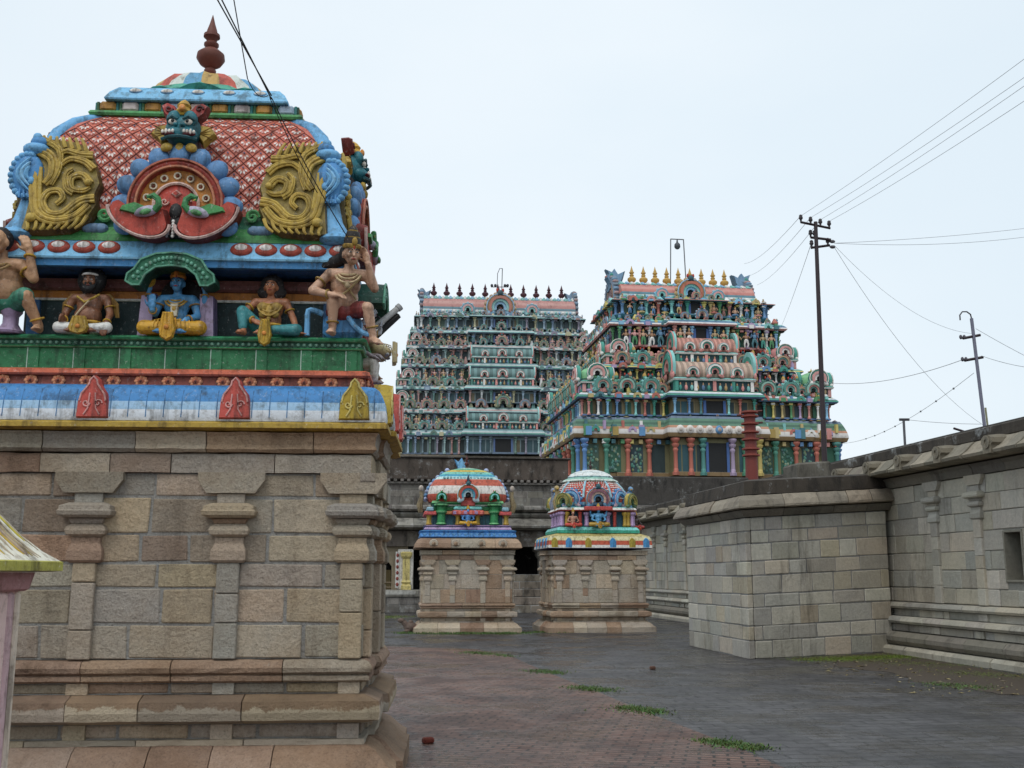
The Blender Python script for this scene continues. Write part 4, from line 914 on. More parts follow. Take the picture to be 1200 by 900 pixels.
# pale man perched on the corner
k = .78; st = thing('statue', 'statue of a pale man in a dark crown perched on the roof corner, leg hanging', 'statue', nsw(1.36, -.78, 3.49), NS_RZ)
hp = V((0, 0, .28)); hc = (.1, -.24, .84)
mb = K(k); torso(mb, hp, (.03, -.08, .55), (.07, -.15, .7), hc, [(.24, -.13, .64), (-.13, -.13, .65)], .98, .02); head_(mb, hc, .35, .18)
mb.chain([(-.14, -.12, .65), (-.3, -.18, .46), (-.1, -.25, .4)], [.06, .052, .038]); hand(mb, (-.1, -.25, .4), (1, -.3, -.1), (0, -.5, 1), 1.1, .5, -1)
mb.chain([(.25, -.13, .64), (.34, -.14, .5), (.27, -.25, .74)], [.06, .052, .038]); hand(mb, (.27, -.25, .75), (-.3, 0, 1), (.6, .5, 0), 1.1, .4, 1)
mb.chain([(-.08, 0, .3), (-.08, -.2, .36)], [.1, .076]); mb.chain([(-.08, -.2, .35), (-.09, -.1, .08)], [.072, .046]); foot(mb, (-.09, -.1, .07), (-.1, -1, 0))
mb.chain([(.09, 0, .3), (.27, -.14, .29)], [.1, .076]); mb.chain([(.27, -.14, .28), (.33, -.1, .0)], [.072, .046]); foot(mb, (.33, -.1, .0), (.6, -.8, -.3))
soft(mb, 'body', paint(hx('#cfa68a')), VOX, st)
mb = K(k); mb.ell(hp, (.18, .135, .12), (1, 1, 1)); mb.chain([(.09, 0, .3), (.22, -.1, .285)], [.115, .1]); soft(mb, 'shorts', paint(hx('#8a3a36')), VOX, st)
mb = K(k); mb.ell((.07, -.17, .86), (.11, .1, .12), (1, 1, 1)); mb.chain([(.02, -.12, .84), (-.1, -.08, .79), (-.2, -.06, .76)], [.08, .075, .04]); soft(mb, 'hair', paint(hx('#191617'), .7), VOX, st)
face(st, k, hc, .35, .18, third=RED); crown(st, k, hc, .35, .18, hx('#2d2622'), .2, hx('#a8883a')); necklace(st, k, (.07, -.15, .7), hx('#c4ac84'), 3, .14)
mb = K(k); mb.tube([(.2, -.2, .6), (.08, -.2, .47), (-.08, -.14, .36)], .012, hx('#b09a6a'), 6); mb.tube([(-.06, -.2, .62), (.06, -.2, .5), (.15, -.14, .38)], .012, hx('#b09a6a'), 6); mb.build('sacred_thread', PAINT, st)
bands(st, k, [((-.22, -.15, .56), (.6, .3, .7), .064), ((-.13, -.24, .405), (1, -.4, 0), .046), ((-.088, -.112, .14), (0, 0, 1), .058), ((.32, -.105, .1), (-.2, -.3, 1), .058)], hx('#9a7a34'))
mb = K(k); mb.box(-.2, .2, -.06, .2, 0, .24, hx('#4f8fc4'), .05); mb.tube([(-.2+.0*q, -.02, .25) if q == 0 else (-.2-.16*math.sin(PI/2*min(1, q/5)), -.03, .25+.04*math.sin(PI*q/6)-.2*max(0, q-4)/6) for q in range(11)], .03, hx('#6fb0e0'), 8); mb.tube([(.06+.24*q/8, -.07-.03*q/8, .2*(1-q/8)**2+.02) for q in range(9)], .028, hx('#6fb0e0'), 8); mb.build('blue_seat', PAINT, st)

# man at the left corner, one arm raised to the eave
k = .86; st = thing('statue', 'statue in green shorts with one arm raised to the blue eave of the shrine', 'statue', nsw(-1.24, -.76, 3.49), NS_RZ)
hc = (-.14, -.22, .83)
mb = K(k); torso(mb, (-.1, 0, .3), (-.12, -.07, .54), (-.13, -.14, .69), hc, [(.05, -.12, .63), (-.31, -.12, .63)], 1.02, .05); head_(mb, hc, -.2, 0)
mb.chain([(.06, -.12, .63), (.18, -.16, .5), (.14, -.2, .74)], [.064, .055, .04]); hand(mb, (.14, -.2, .75), (-.4, -.2, 1), (.4, -1, .3), 1.1, .5, -1)
mb.chain([(-.32, -.12, .63), (-.42, -.12, .45), (-.36, -.18, .33)], [.062, .052, .038]); hand(mb, (-.36, -.16, .32), (.2, -1, -.3), (0, 0, 1), 1.1, .4, 1)
mb.chain([(-.03, 0, .3), (.14, -.2, .32)], [.1, .076]); mb.chain([(.14, -.2, .31), (.24, -.1, .06)], [.072, .046]); foot(mb, (.24, -.1, .065), (.15, -1, 0))
mb.chain([(-.18, 0, .3), (-.3, -.22, .3)], [.1, .076]); mb.chain([(-.3, -.22, .29), (-.3, -.12, .05)], [.072, .046]); foot(mb, (-.3, -.12, .06), (-.2, -1, 0))
soft(mb, 'body', paint(hx('#c09470')), VOX, st)
mb = K(k); mb.ell((-.1, 0, .3), (.185, .14, .11), (1, 1, 1)); mb.chain([(-.03, 0, .3), (.12, -.18, .32)], [.118, .1]); mb.chain([(-.18, 0, .3), (-.28, -.2, .3)], [.118, .1]); soft(mb, 'shorts', paint(hx('#3f8a72')), VOX, st)
mb = K(k); mb.ell((-.14, -.16, .87), (.11, .11, .12), (1, 1, 1)); soft(mb, 'hair', paint(hx('#191617'), .7), VOX, st)
face(st, k, hc, -.2, 0); necklace(st, k, (-.13, -.14, .69), hx('#9a7a4a'), 2, .1)
bands(st, k, [((.145, -.195, .7), (0, .2, 1), .046), ((.11, -.14, .57), (.6, -.2, -.7), .062), ((.225, -.115, .12), (.3, .3, -1), .058)], GOLD)
mb = K(k); mb.lathe([(.13, 0), (.14, .02), (.1, .05), (.07, .1), (.07, .17), (.1, .21), (.1, .25)], hx('#a894b4'), 14, -.06, -.0, 0); mb.build('pedestal', PAINT, st)

# small attendants round the corner
def attendant(label, x, y, z, rz, skin, cloth, k, armz=.1):
    st = thing('statue', label, 'statue', nsw(x, y, z), NS_RZ+rz)
    mb = K(k); torso(mb, (0, 0, .12), (0, .01, .41), (0, .01, .56), (0, 0, .71), [(.2, .01, .5), (-.2, .01, .5)], 1.0); head_(mb, (0, -.02, .715))
    mb.chain([(-.21, 0, .49), (-.29, -.08, .3), (-.22, -.28, .2)], [.06, .05, .036]); hand(mb, (-.22, -.28, .2), (.1, -1, -.4), (0, 0, 1), 1.1, .3, -1)
    mb.chain([(.21, 0, .49), (.29, -.1, .32), (.2, -.34, armz+.2)], [.06, .05, .036]); hand(mb, (.2, -.35, armz+.2), (0, -1, -.6), (0, -.4, 1), 1.1, .3, 1)
    for s in (1, -1): mb.chain([(s*.09, 0, .1), (s*.16, -.3, .12)], [.1, .076]); mb.chain([(s*.16, -.3, .11), (s*.15, -.3, -.18)], [.07, .045]); foot(mb, (s*.15, -.31, -.18), (s*.2, -1, 0))
    soft(mb, 'body', paint(skin), VOX, st)
    mb = K(k); mb.ell((0, 0, .13), (.185, .14, .11), (1, 1, 1))
    for s in (1, -1): mb.chain([(s*.09, 0, .1), (s*.16, -.3, .12)], [.118, .096]); mb.chain([(s*.16, -.3, .11), (s*.15, -.3, -.1)], [.09, .07])
    soft(mb, 'dhoti', paint(cloth), VOX, st)
    mb = K(k); mb.ell((0, .04, .75), (.12, .11, .13), (1, 1, 1)); soft(mb, 'hair', paint(BLACK, .7), VOX, st)
    face(st, k, (0, -.02, .715), 0, 0); necklace(st, k, (0, .01, .55), GOLD, 2, .1); return st
attendant('small statue in a white dhoti seated low behind the shrine corner, legs hanging', 1.44, -.36, 3.3, PI/2, hx('#9a8f94'), hx('#d9d4cc'), .52)
attendant('small brown plaster statue squeezed behind the perched pale figure', 1.34, -.3, 3.56, PI/2-.3, hx('#b06a4a'), hx('#8a3a36'), .5)
attendant('small plaster statue at the far end of the side niche row', 1.36, .48, 3.5, PI/2, hx('#b88a68'), hx('#a03a34'), .56)

# tube light bracketed to the side of the shrine
p0, p1 = V(nsw(1.42, -.12, 3.6)), V(nsw(1.74, -.05, 3.9))
tl = thing('tube_light', 'grey fluorescent tube light on a bracket jutting from the near shrine', 'light', tuple(p0))
d = p1-p0; u = V((-.68, 0, .73))
mb = MB(); mb.tube([V((0, 0, 0)), d*1.1], .028, hx('#c3c4c4'), 10); mb.build('tube', PLAIN, tl)
mb = MB(); mb.tube([V((-.02, .02, -.06))+u*-.045, d*1.02+u*-.045+V((0, .02, 0))], .03, DGREY, 4); mb.build('fitting', PLAIN, tl)
mb = MB(); mb.tube([u*.05+V((-.08, 0, -.04)), d*.7+u*.06], .009, DGREY, 6); mb.tube([V((0, 0, 0)), u*.05], .01, DGREY, 5); mb.tube([d*.68, d*.68+u*.06], .01, DGREY, 5); mb.build('bracket', PLAIN, tl)
mb = MB(); mb.tube([d*1.09, d*1.17], .034, hx('#b2b4b6'), 12); mb.build('end_cap', PLAIN, tl)

# ------------------------------------------------------------------ two small shrines
rn = random.Random(21)
G2 = [hx(c) for c in ('#c4b9a9', '#bfb4a5', '#c8baa5', '#bcb3a7', '#c4b4a1', '#c0b7ab')]; R2 = [hx(c) for c in ('#b39a84', '#a98f7c', '#b89f88')]
# striped barrel roof shrine
k = .83; s1 = thing('shrine', 'small shrine with a red and white striped barrel roof and green corner posts', 'shrine', (-1.3, 30.6, 0), R(6))
h1, d1 = 1.24, .8
stone_base(s1, h1, d1, k, rn, (-1.1, -.42, .42, 1.1), side_pil=(-.65, .65), W_=G2, R_=R2, mort=hx('#aea497'), big=True)
B = lambda nm, mb, par=None, m_=PAINT: mb.build(nm, m_, par or s1)
mb = MB(); mould(mb, h1, d1, [(-.3, 2.27), (.2, 2.275), (.24, 2.3), (.21, 2.42), (.14, 2.52), (.05, 2.56), (-.3, 2.57)], rn, R2+G2[:2], seg=(.4, .8)); co = mb.build('stone_cornice', STONE, s1)
for x in (-.95, -.35, .35, .95):
    mb = MB(); mb.prism([(.13*math.cos(R(a)), .13*math.sin(R(a))) for a in range(-30, 211, 20)], -.05, .1, jit(rn, G2[0]), None, .2); mb.ell((0, -.05, 0), (.06, .03, .06), jit(rn, R2[0]), 8, 6); mb.build('cornice_medallion', STONE, co, (x, -d1-.2, 2.4))
mb = MB(); mb.loft4(0, 0, h1, d1, [(-.1, 2.572), (.08, 2.575), (.1, 2.6), (.07, 2.7), (.1, 2.76), (.0, 2.78)], [hx('#2f66b0'), hx('#3a7cc4'), hx('#4a8fd4'), hx('#3a7cc4'), BLUE])
for i in range(16): x = -1.2+i*.16; mb.prism([(x-.07, 2.7), (x+.07, 2.7), (x, 2.61)], -d1-.1, -d1, hx('#6aa6dc'), None, .1)
B('blue_cornice', mb)
mb = MB(); mb.loft4(0, 0, h1-.12, d1-.12, [(.06, 2.782), (.1, 2.8), (.08, 2.84), (.06, 2.87), (.1, 2.9), (-.1, 2.93)], [hx('#7a6a9a'), MAUVE, hx('#c9b4d0'), hx('#6a5a86'), MAUVE]); B('mauve_band', mb)
mb = MB(); mb.loft4(0, 0, .98, .52, [(0, 2.93), (0, 3.5)], DTEAL); B('niche_wall', mb)
mb = MB(); mb.lathe([(.07, 0), (.09, .03), (.07, .06), (.065, .22), (.1, .26), (.11, .3), (.05, .31)], OCHRE, 12); cm = mb.mesh('stub_column', PAINT)
for x in (-1.08, -.27, .27, 1.08): link('stub_column', cm, s1, (x, -.58, 2.93))
mb = MB(); mb.lathe([(.12, 0), (.15, .03), (.12, .06), (.115, .3), (.16, .34), (.17, .38), (.12, .42), (.12, .5), (.2, .54), (.21, .58), (.1, .62)], [GREEN, LGREEN, GREEN, GREEN, LGREEN, GREEN, GREEN, GREEN, LGREEN, DGREEN], 14); gmh = mb.mesh('corner_post', PAINT)
mb = MB(); kudu(mb, .3, [hx('#2f8a5c'), AQUA, GREEN], .12, 12, 0, GREEN); gk = mb.mesh('leaf_ornament', PAINT)
for x in (-.74, .74):
    for y, rz in ((-.6, 0), (.6, PI)):
        g = link('corner_post', gmh, s1, (x, y, 2.93), rz); link('leaf_ornament', gk, g, (0, -.08, .66))
mb = MB(); mb.loft4(0, 0, 1.08, .58, [(0, 3.22), (.05, 3.24), (.05, 3.3), (-.1, 3.34)], hx('#c98a5a'))
for s in (1, -1): mb.box(s*1.05-.17, s*1.05+.17, -.72, .72, 3.2, 3.3, hx('#d05a58'), .02); mb.box(s*1.05-.1, s*1.05+.1, -.74, .74, 3.305, 3.42, hx('#8fb8c8'), .03)
B('side_pavilion', mb)
mb = MB(); mb.box(-.45, .45, -.78, -.4, 3.2, 3.33, hx('#d05a52'), .03); mb.box(-.4, .4, -.72, -.4, 3.333, 3.44, AQUA, .04); mb.box(-.2, .2, -.7, -.4, 3.45, 3.62, hx('#b8504a'), .02)
for i in range(6): mb.box(-.42+i*.15, -.33+i*.15, -.795, -.5, 3.22, 3.31, [MAUVE, hx('#e07a6a')][i % 2], .01)
B('porch', mb)
mb = MB(); mb.loft4(0, 0, .95, .55, [(0, 3.34), (.04, 3.42), (-.02, 3.46), (.0, 3.5), (.06, 3.54), (.04, 3.6), (-.1, 3.62)], [hx('#3a8a5a'), DGREEN, hx('#e0e0d8'), GREEN, LGREEN, GREEN]); B('green_band', mb)
sec = [(3.58, 1.08, .66), (3.68, 1.13, .7), (3.8, 1.13, .7), (3.92, 1.1, .67), (4.03, 1.06, .62), (4.13, 1.0, .56), (4.22, .93, .5), (4.3, .86, .44), (4.37, .77, .38), (4.44, .66, .31), (4.5, .5, .24), (4.55, .3, .15), (4.58, .1, .06)]
cl = [hx('#b8503c'), hx('#b8503c'), hx('#dcd6d0'), hx('#dcd6d0'), hx('#bc5a42'), hx('#bc5a42'), hx('#bfe0e0'), hx('#3f9ab4'), hx('#7ac4b4'), hx('#c8b04a'), hx('#5fa88a'), hx('#b8d4c0')]
mb = MB(); rs = []
for z, a, b in sec: rs.append([(a*math.copysign(abs(math.cos(2*PI*q/28))**.55, math.cos(2*PI*q/28)), b*math.copysign(abs(math.sin(2*PI*q/28))**.55, math.sin(2*PI*q/28)), z) for q in range(28)])
mb.rings(rs, cl, True); rf = B('roof', mb)
for i in range(13): 
    pass
mb = MB()
for i in range(15): mb.box(-.66+i*.095-.034, -.66+i*.095+.034, -.5, -.3, 4.24, 4.29, hx('#9ad4dc'), .015)
B('roof_tile_row', mb, rf)
mb = MB(); kudu(mb, .62, [hx('#c49a4a'), hx('#b84a3e'), hx('#4fa8c4'), hx('#c4e0e8')], .14, 16, 0, DTEAL); nk = mb.mesh('gable_arch', PAINT); link('gable_arch', nk, rf, (0, -.7, 3.56))
mb = MB(); mb.lathe([(.06, 0), (.03, .1), (.05, .15), (.01, .3)], hx('#3a4a5a'), 10); mb.build('arch_spike', PAINT, rf, (0, -.72, 4.02))
for s in (1, -1):
    mb = MB()
    for i in range(9): t = i/8; mb.ell((s*(1.16-.6*t*t), .0, 3.68+.82*t), (.075, .3-.14*t, .075), jit(rn, [hx('#a9b4d4'), hx('#6f9cc8')][i % 2]), 8, 6)
    mb.build('end_gable', PAINT, rf)
    mb = MB(); 
    mb.tube([(s*1.3, -.1, 3.3), (s*1.34, -.12, 3.5), (s*1.28, -.1, 3.75), (s*1.3, -.1, 3.9)], [.07, .09, .06, .05], hx('#8a7a5a'), 8); mb.ell((s*1.3, -.12, 3.98), (.07, .08, .09), hx('#b8aca0'), 8, 6); mb.build('corner_figure', PAINT, s1)
    if s < 0: continue
    mb = MB(); mb.prism([(s*.0-.13, 0), (.13, 0), (.1, .2), (.2, .42), (.06, .36), (.0, .5), (-.1, .38), (-.22, .46), (-.12, .2)], -.08, .08, hx('#7ab4e0'), hx('#4f8fc8'), .15); mb.build('end_crest', PAINT, rf, (-.12, .4, 4.42))
link('finial', finial_mb(.42, hx('#5a2620'), .17).mesh('finial', PAINT), rf, (0, 0, 4.55))
# checkered dome shrine
s2 = thing('shrine', 'small shrine with a round red checkered dome under a white lotus cap', 'shrine', (2.3, 31.25, 0), R(7.7))
h2, d2 = 1.3, 1.1
stone_base(s2, h2, d2, k, rn, (-1.15, -.42, .42, 1.15), side_pil=(-.9, -.5, .5, .9), bay=(.1, .36, 0), W_=G2, R_=R2, mort=hx('#aea497'), big=True)
B2 = lambda nm, mb, par=None, m_=PAINT: mb.build(nm, m_, par or s2)
mb = MB()
mb.loft4(0, 0, h2, d2, [(-.1, 2.27), (.13, 2.28), (.18, 2.3), (.17, 2.38), (.173, 2.383), (.155, 2.5), (.158, 2.503), (.11, 2.62), (-.1, 2.7)], [hx('#4a3a6a'), hx('#5a5a8a'), hx('#e4e0da'), hx('#e4e0da'), hx('#c4583a'), hx('#c4583a'), hx('#d8cfa0'), hx('#c0b070')])
pc = B2('painted_cornice', mb)
for i, x in enumerate((-1.3, -.9, -.35, .35, .9, 1.3)):
    mb = MB(); mb.prism([(-.1, 0), (.1, 0), (.1, .2), (.05, .27), (0, .3), (-.05, .27), (-.1, .2)], -.03, .15, hx('#4f9ad4') if i % 2 else hx('#b5a03e'), None, .12); m_ = mb.mesh('cornice_medallion', PAINT); link('cornice_medallion', m_, pc, (x, -d2-.15, 2.29))
for y in (-.8, -.3, .3, .8): link('cornice_medallion', m_, pc, (-h2-.15, y, 2.29), -PI/2)
mb = MB(); mb.loft4(0, 0, 1.12, .95, [(0, 2.7), (.06, 2.72), (.06, 2.8), (.0, 2.88), (-.1, 2.9)], [TEAL, hx('#3aa890'), AQUA, TEAL]); B2('teal_band', mb)
mb = MB(); mb.loft4(0, 0, .85, .75, [(0, 2.9), (0, 3.35)], hx('#27586e')); B2('niche_wall', mb)
mb = MB(); mb.lathe([(.07, 0), (.09, .04), (.07, .07), (.065, .3), (.11, .35), (.11, .4), (.05, .42)], MAUVE, 10); c1 = mb.mesh('stub_column', PAINT)
mb = MB(); mb.lathe([(.06, 0), (.08, .04), (.06, .07), (.055, .3), (.09, .35), (.09, .4), (.05, .42)], OCHRE, 10); c2 = mb.mesh('stub_column', PAINT)
mb = MB(); mb.lathe([(.05, 0), (.05, .36), (.07, .4), (.05, .42)], hx('#c04a40'), 10); c3 = mb.mesh('stub_column', PAINT)
for x, c_ in ((-1.02, c1), (-.88, c2), (-.5, c3), (-.3, c1), (.3, c1), (.5, c3), (.8, c2), (.9, c2), (1.02, c1)): link('stub_column', c_, s2, (x, -.86, 2.9))
for y in (-.5, 0, .5): link('stub_column', c1, s2, (-1.02, y, 2.9))
mb = MB(); mb.loft4(0, 0, 1.02, .88, [(-.1, 3.33), (.08, 3.34), (.1, 3.37), (.06, 3.43), (-.06, 3.46)], [hx('#a04a4a'), hx('#c05a50'), WHITE, AQUA]); 
mb.box(-.4, .4, -1.1, -.7, 3.345, 3.46, hx('#c8504a'), .02); B2('eave', mb)
def ring8(r, z, p=.0, n=32): return [(r*math.cos(2*PI*q/n)*(1+p*math.cos(8*2*PI*q/n)), r*.92*math.sin(2*PI*q/n)*(1+p*math.cos(8*2*PI*q/n)), z) for q in range(n)]
mb = MB(); mb.rings([ring8(r, z) for r, z in ((.95, 3.44), (1.0, 3.52), (1.02, 3.6), (1.03, 3.72), (.99, 3.88), (.91, 4.02), (.8, 4.14), (.66, 4.24), (.55, 4.3))], [hx('#4f86b8'), hx('#8fc0d8')]+[hx('#c24838')]*6, True)
DP = [(1.035, 3.72), (.995, 3.88), (.915, 4.02), (.805, 4.14), (.665, 4.245)]
for a in range(8):
    for j in range(-3, 4):
        for i, (r, z) in enumerate(DP[:-1]):
            for h in (0, .5):
                t = i+h; r_ = DP[i][0]+(DP[i+1][0]-DP[i][0])*h; z_ = DP[i][1]+(DP[i+1][1]-DP[i][1])*h
                an = 2*PI*a/8+j*.095+(.047 if h else 0)
                mb.ell((r_*math.cos(an), .92*r_*math.sin(an), z_), (.033, .033, .022), hx('#ece4de'), 5, 4)
rf = B2('roof', mb)
mb = MB()
for q in range(8):
    an = 2*PI*(q+.5)/8; mb.tube([(r*1.01*math.cos(an), .92*1.01*r*math.sin(an), z) for r, z in DP], .035, hx('#9cc8d8'), 6)
mb.rings([ring8(r, z, .05) for r, z in ((.72, 4.2), (.8, 4.225), (.77, 4.27), (.62, 4.34))], [hx('#9cc4b8'), hx('#d0dcd4'), hx('#8fc0b0')], True); B2('rib_collar', mb, rf)
mb = MB(); mb.rings([ring8(r, z, .06, 48) for r, z in ((.62, 4.33), (.64, 4.37), (.56, 4.45), (.42, 4.52), (.22, 4.57), (.08, 4.59))], [hx('#a8c8d4'), hx('#dfe4e2'), hx('#cfd8d8'), hx('#dfe4e2'), hx('#c8a0a0')], True); B2('lotus_cap', mb, rf)
link('finial', finial_mb(.34, hx('#3a2a2a'), .16).mesh('finial', PAINT), rf, (0, 0, 4.57))
mb = MB(); kudu(mb, .7, [hx('#d9a890'), hx('#8a5a6a'), hx('#d9b8a8'), hx('#6a98b8')], .16, 16, 0, DTEAL); link('gable_arch', mb.mesh('gable_arch', PAINT), rf, (0, -.92, 3.44))
mb = MB(); kudu(mb, .62, [hx('#5f98cc'), hx('#7fb4dc'), hx('#4a84bc'), hx('#c8a8b8')], .14, 16, 9); bm_ = mb.mesh('gable_arch', PAINT)
for an in (-PI/4, PI/4, PI/2, -PI/2, 3*PI/4, -3*PI/4, PI):
    link('gable_arch', bm_, rf, (.9*math.sin(an), -.84*math.cos(an), 3.46), an)
mb = MB(); kudu(mb, .5, [hx('#b5a24a'), hx('#8f8a4a'), hx('#c4b870'), hx('#5a7a5a')], .14, 14); om = mb.mesh('corner_ornament', PAINT)
for sx in (1, -1):
    for sy in (1, -1): link('corner_ornament', om, s2, (sx*.92, sy*.86, 3.44), math.atan2(sx, -sy))
for (x, y, c_) in ((-1.0, -.2, hx('#b09a6a')), (1.1, -.1, hx('#6f9ac0')), (-.95, .7, hx('#8a8fa0'))):
    mb = MB(); mb.tube([(x, y, 3.4), (x*1.04, y, 3.65), (x, y, 3.85), (x*1.05, y-.04, 3.98)], [.12, .13, .09, .06], c_, 8); mb.ell((x*1.05, y-.06, 4.02), (.08, .1, .08), c_, 8, 6); mb.ell((x*1.05, y-.16, 4.0), (.03, .07, .03), GOLD, 6, 5); mb.build('corner_bird', PAINT, s2)

def small_seated(name, label, root, x, y, z, rz, skin, cloth, h, hair=BLACK, four=False):
    c, s = math.cos(root.rotation_euler[2]), math.sin(root.rotation_euler[2])
    st = thing(name, label, 'statue', (root.location[0]+x*c-y*s, root.location[1]+x*s+y*c, z), root.rotation_euler[2]+rz); k = h/.92
    mb = K(k); torso(mb, (0, 0, .12), (0, .01, .42), (0, .01, .56), (0, 0, .71), [(.19, 0, .5), (-.19, 0, .5)]); head_(mb, (0, -.02, .715))
    for s_ in (1, -1):
        mb.chain([(s_*.2, 0, .49), (s_*.3, -.06, .3), (s_*.2, -.24, .24)], [.06, .052, .04]); hand(mb, (s_*.2, -.24, .24), (-s_*.2, -1, 0), (0, 0, 1), 1.1, .3, s_)
        if four: mb.chain([(s_*.2, .02, .5), (s_*.34, .02, .46), (s_*.36, -.04, .66)], [.058, .05, .04]); hand(mb, (s_*.36, -.04, .66), (0, -.1, 1), (0, 1, 0), 1.1, .3, s_)
    legs_crossed(mb); soft(mb, 'body', paint(skin), .013, st)
    mb = K(k)
    for s_ in (1, -1): mb.chain([(s_*.09, 0, .1), (s_*.39, -.2, .09)], [.12, .1]); mb.chain([(s_*.39, -.2, .085), (0, -.3, .07)], [.1, .075])
    soft(mb, 'dhoti', paint(cloth), .013, st)
    mb = K(k); mb.ell((0, .03, .76), (.11, .11, .11), hair); mb.lathe([(.09, .78), (.1, .82), (.07, .92), (.02, 1.0)], GOLD, 10); mb.build('headdress', PAINT, st)
    apron(st, k, cloth, -.36, .14, .25, .09); return st
small_seated('statue', 'small blue statue with yellow legs seated on the striped roof shrine', s1, 0, -.72, 2.93, 0, hx('#4f8fd0'), hx('#d0a028'), .5, BLACK, True)
small_seated('statue', 'small blue statue with gold base seated in front of the checkered dome shrine', s2, 0, -1.0, 2.9, 0, hx('#5aa0d0'), hx('#b8943c'), .6, BLACK, True)
small_seated('statue', 'small statue in red and white seated at one end of the checkered dome shrine', s2, -.72, -.95, 2.9, 0, hx('#c09078'), hx('#c84a3e'), .48)
small_seated('statue', 'small dark statue with a red cloth at the far corner of the checkered dome shrine', s2, 1.16, -.7, 2.86, .5, hx('#4a3430'), hx('#b83a34'), .45)
mb = MB(); mb.ell((0, 0, .15), (.2, .13, .13), hx('#7a6a62'), 12, 8); mb.tube([(-.12, 0, .2), (-.22, 0, .3)], [.09, .07], hx('#7a6a62'), 8); mb.ell((-.27, 0, .33), (.1, .06, .065), hx('#7a6a62'), 10, 7); mb.ell((0, 0, .28), (.07, .06, .06), hx('#7a6a62'), 8, 6)
for q in (-.12, .1): mb.ell((q, -.1, .05), (.1, .06, .05), hx('#7a6a62'), 8, 6)
o = mb.build('bull_statue', STONE, None, (-2.78, 30.0, 0), .3); tag(o, 'small carved stone bull at the foot of the striped roof shrine', 'statue')

# ------------------------------------------------------------------ gate towers
class Ornaments:
    """places repeats of small pieces on one thing: up to 100 of a kind as parts, any more as one piece of that kind."""
    def __init__(s, root): s.root = root; s.n = {}; s.ex = {}; s.me = {}
    def put(s, kind, key, proto, par, x, y, z, rz=0):
        s.n[kind] = s.n.get(kind, 0)+1
        if s.n[kind] <= 98:
            if (kind, key) not in s.me: s.me[kind, key] = proto.mesh(kind, FAR)
            return link(kind, s.me[kind, key], par, (x, y, z), rz)
        e = s.ex.setdefault(kind, MB()); e.at(x, y, z, rz); b = len(e.v)
        e.v += [tuple(e.T @ Vector(v)) for v in proto.v]; e.f += [[b+i for i in f] for f in proto.f]; e.c += proto.c; e.sm += proto.sm
    def done(s):
        for k_, e in s.ex.items(): tag(e.build(k_, FAR, s.root), kind='stuff')
def mute(c, m): g = (c[0]+c[1]+c[2])/3; return tuple(x*(1-m)+(g*.9+.03)*m for x in c)  # greys tower colours: faded paint, plus distance haze put into the colour
def p_col(h, col, w, sq=True):
    mb = MB(); c2 = tuple(min(1, x*1.35+.02) for x in col)
    P = [(.7, 0), (.7, .08), (.45, .1), (.5, .14), (.42, .18), (.38, .62), (.5, .66), (.55, .7), (.36, .74), (.7, .8), (.75, .84), (.4, .86), (.9, .95), (.9, 1)]
    mb.lathe([(a*w, b*h) for a, b in P], [col, col, c2, c2, col, col, c2, col, c2, c2, col, col, c2], 8); return mb
def p_fig(h, skin, cl, cr, seated=False, rr=None):
    mb = MB(); q = h
    if seated:
        mb.ell((0, 0, .12*q), (.36*q, .2*q, .12*q), cl, 8, 5); mb.ell((0, 0, .42*q), (.17*q, .12*q, .24*q), skin, 8, 6); mb.ell((0, -.02*q, .74*q), (.1*q, .1*q, .12*q), skin, 7, 5); mb.lathe([(.1*q, .8*q), (.09*q, .9*q), (.01, 1.0*q)], cr, 6)
        for s in (1, -1): mb.tube([(s*.17*q, 0, .58*q), (s*.32*q, -.04*q, .4*q), (s*.18*q, -.18*q, .3*q)], [.06*q, .05*q, .04*q], skin, 5)
    else:
        for s in (1, -1):
            mb.tube([(s*.05*q, 0, .46*q), (s*(.1+.05*rr)*q, -.03*q, .22*q), (s*.1*q, 0, 0)], [.085*q, .06*q, .045*q], cl, 5)
            mb.tube([(s*.12*q, 0, .74*q), (s*.24*q, -.03*q, .6*q), (s*.2*q, -.12*q, (.5+.3*rr)*q)], [.05*q, .042*q, .035*q], skin, 5)
        mb.ell((0, 0, .46*q), (.13*q, .09*q, .1*q), cl, 7, 5); mb.ell((0, 0, .65*q), (.13*q, .09*q, .16*q), skin, 7, 5); mb.ell((0, -.01*q, .86*q), (.07*q, .07*q, .08*q), skin, 7, 5); mb.lathe([(.075*q, .89*q), (.07*q, .95*q), (.01, 1.05*q)], cr, 6)
    return mb
def p_kudu(w, cols, lobes=0, face_=None): mb = MB(); kudu(mb, w, cols, .22*w, 10, lobes, face_); return mb
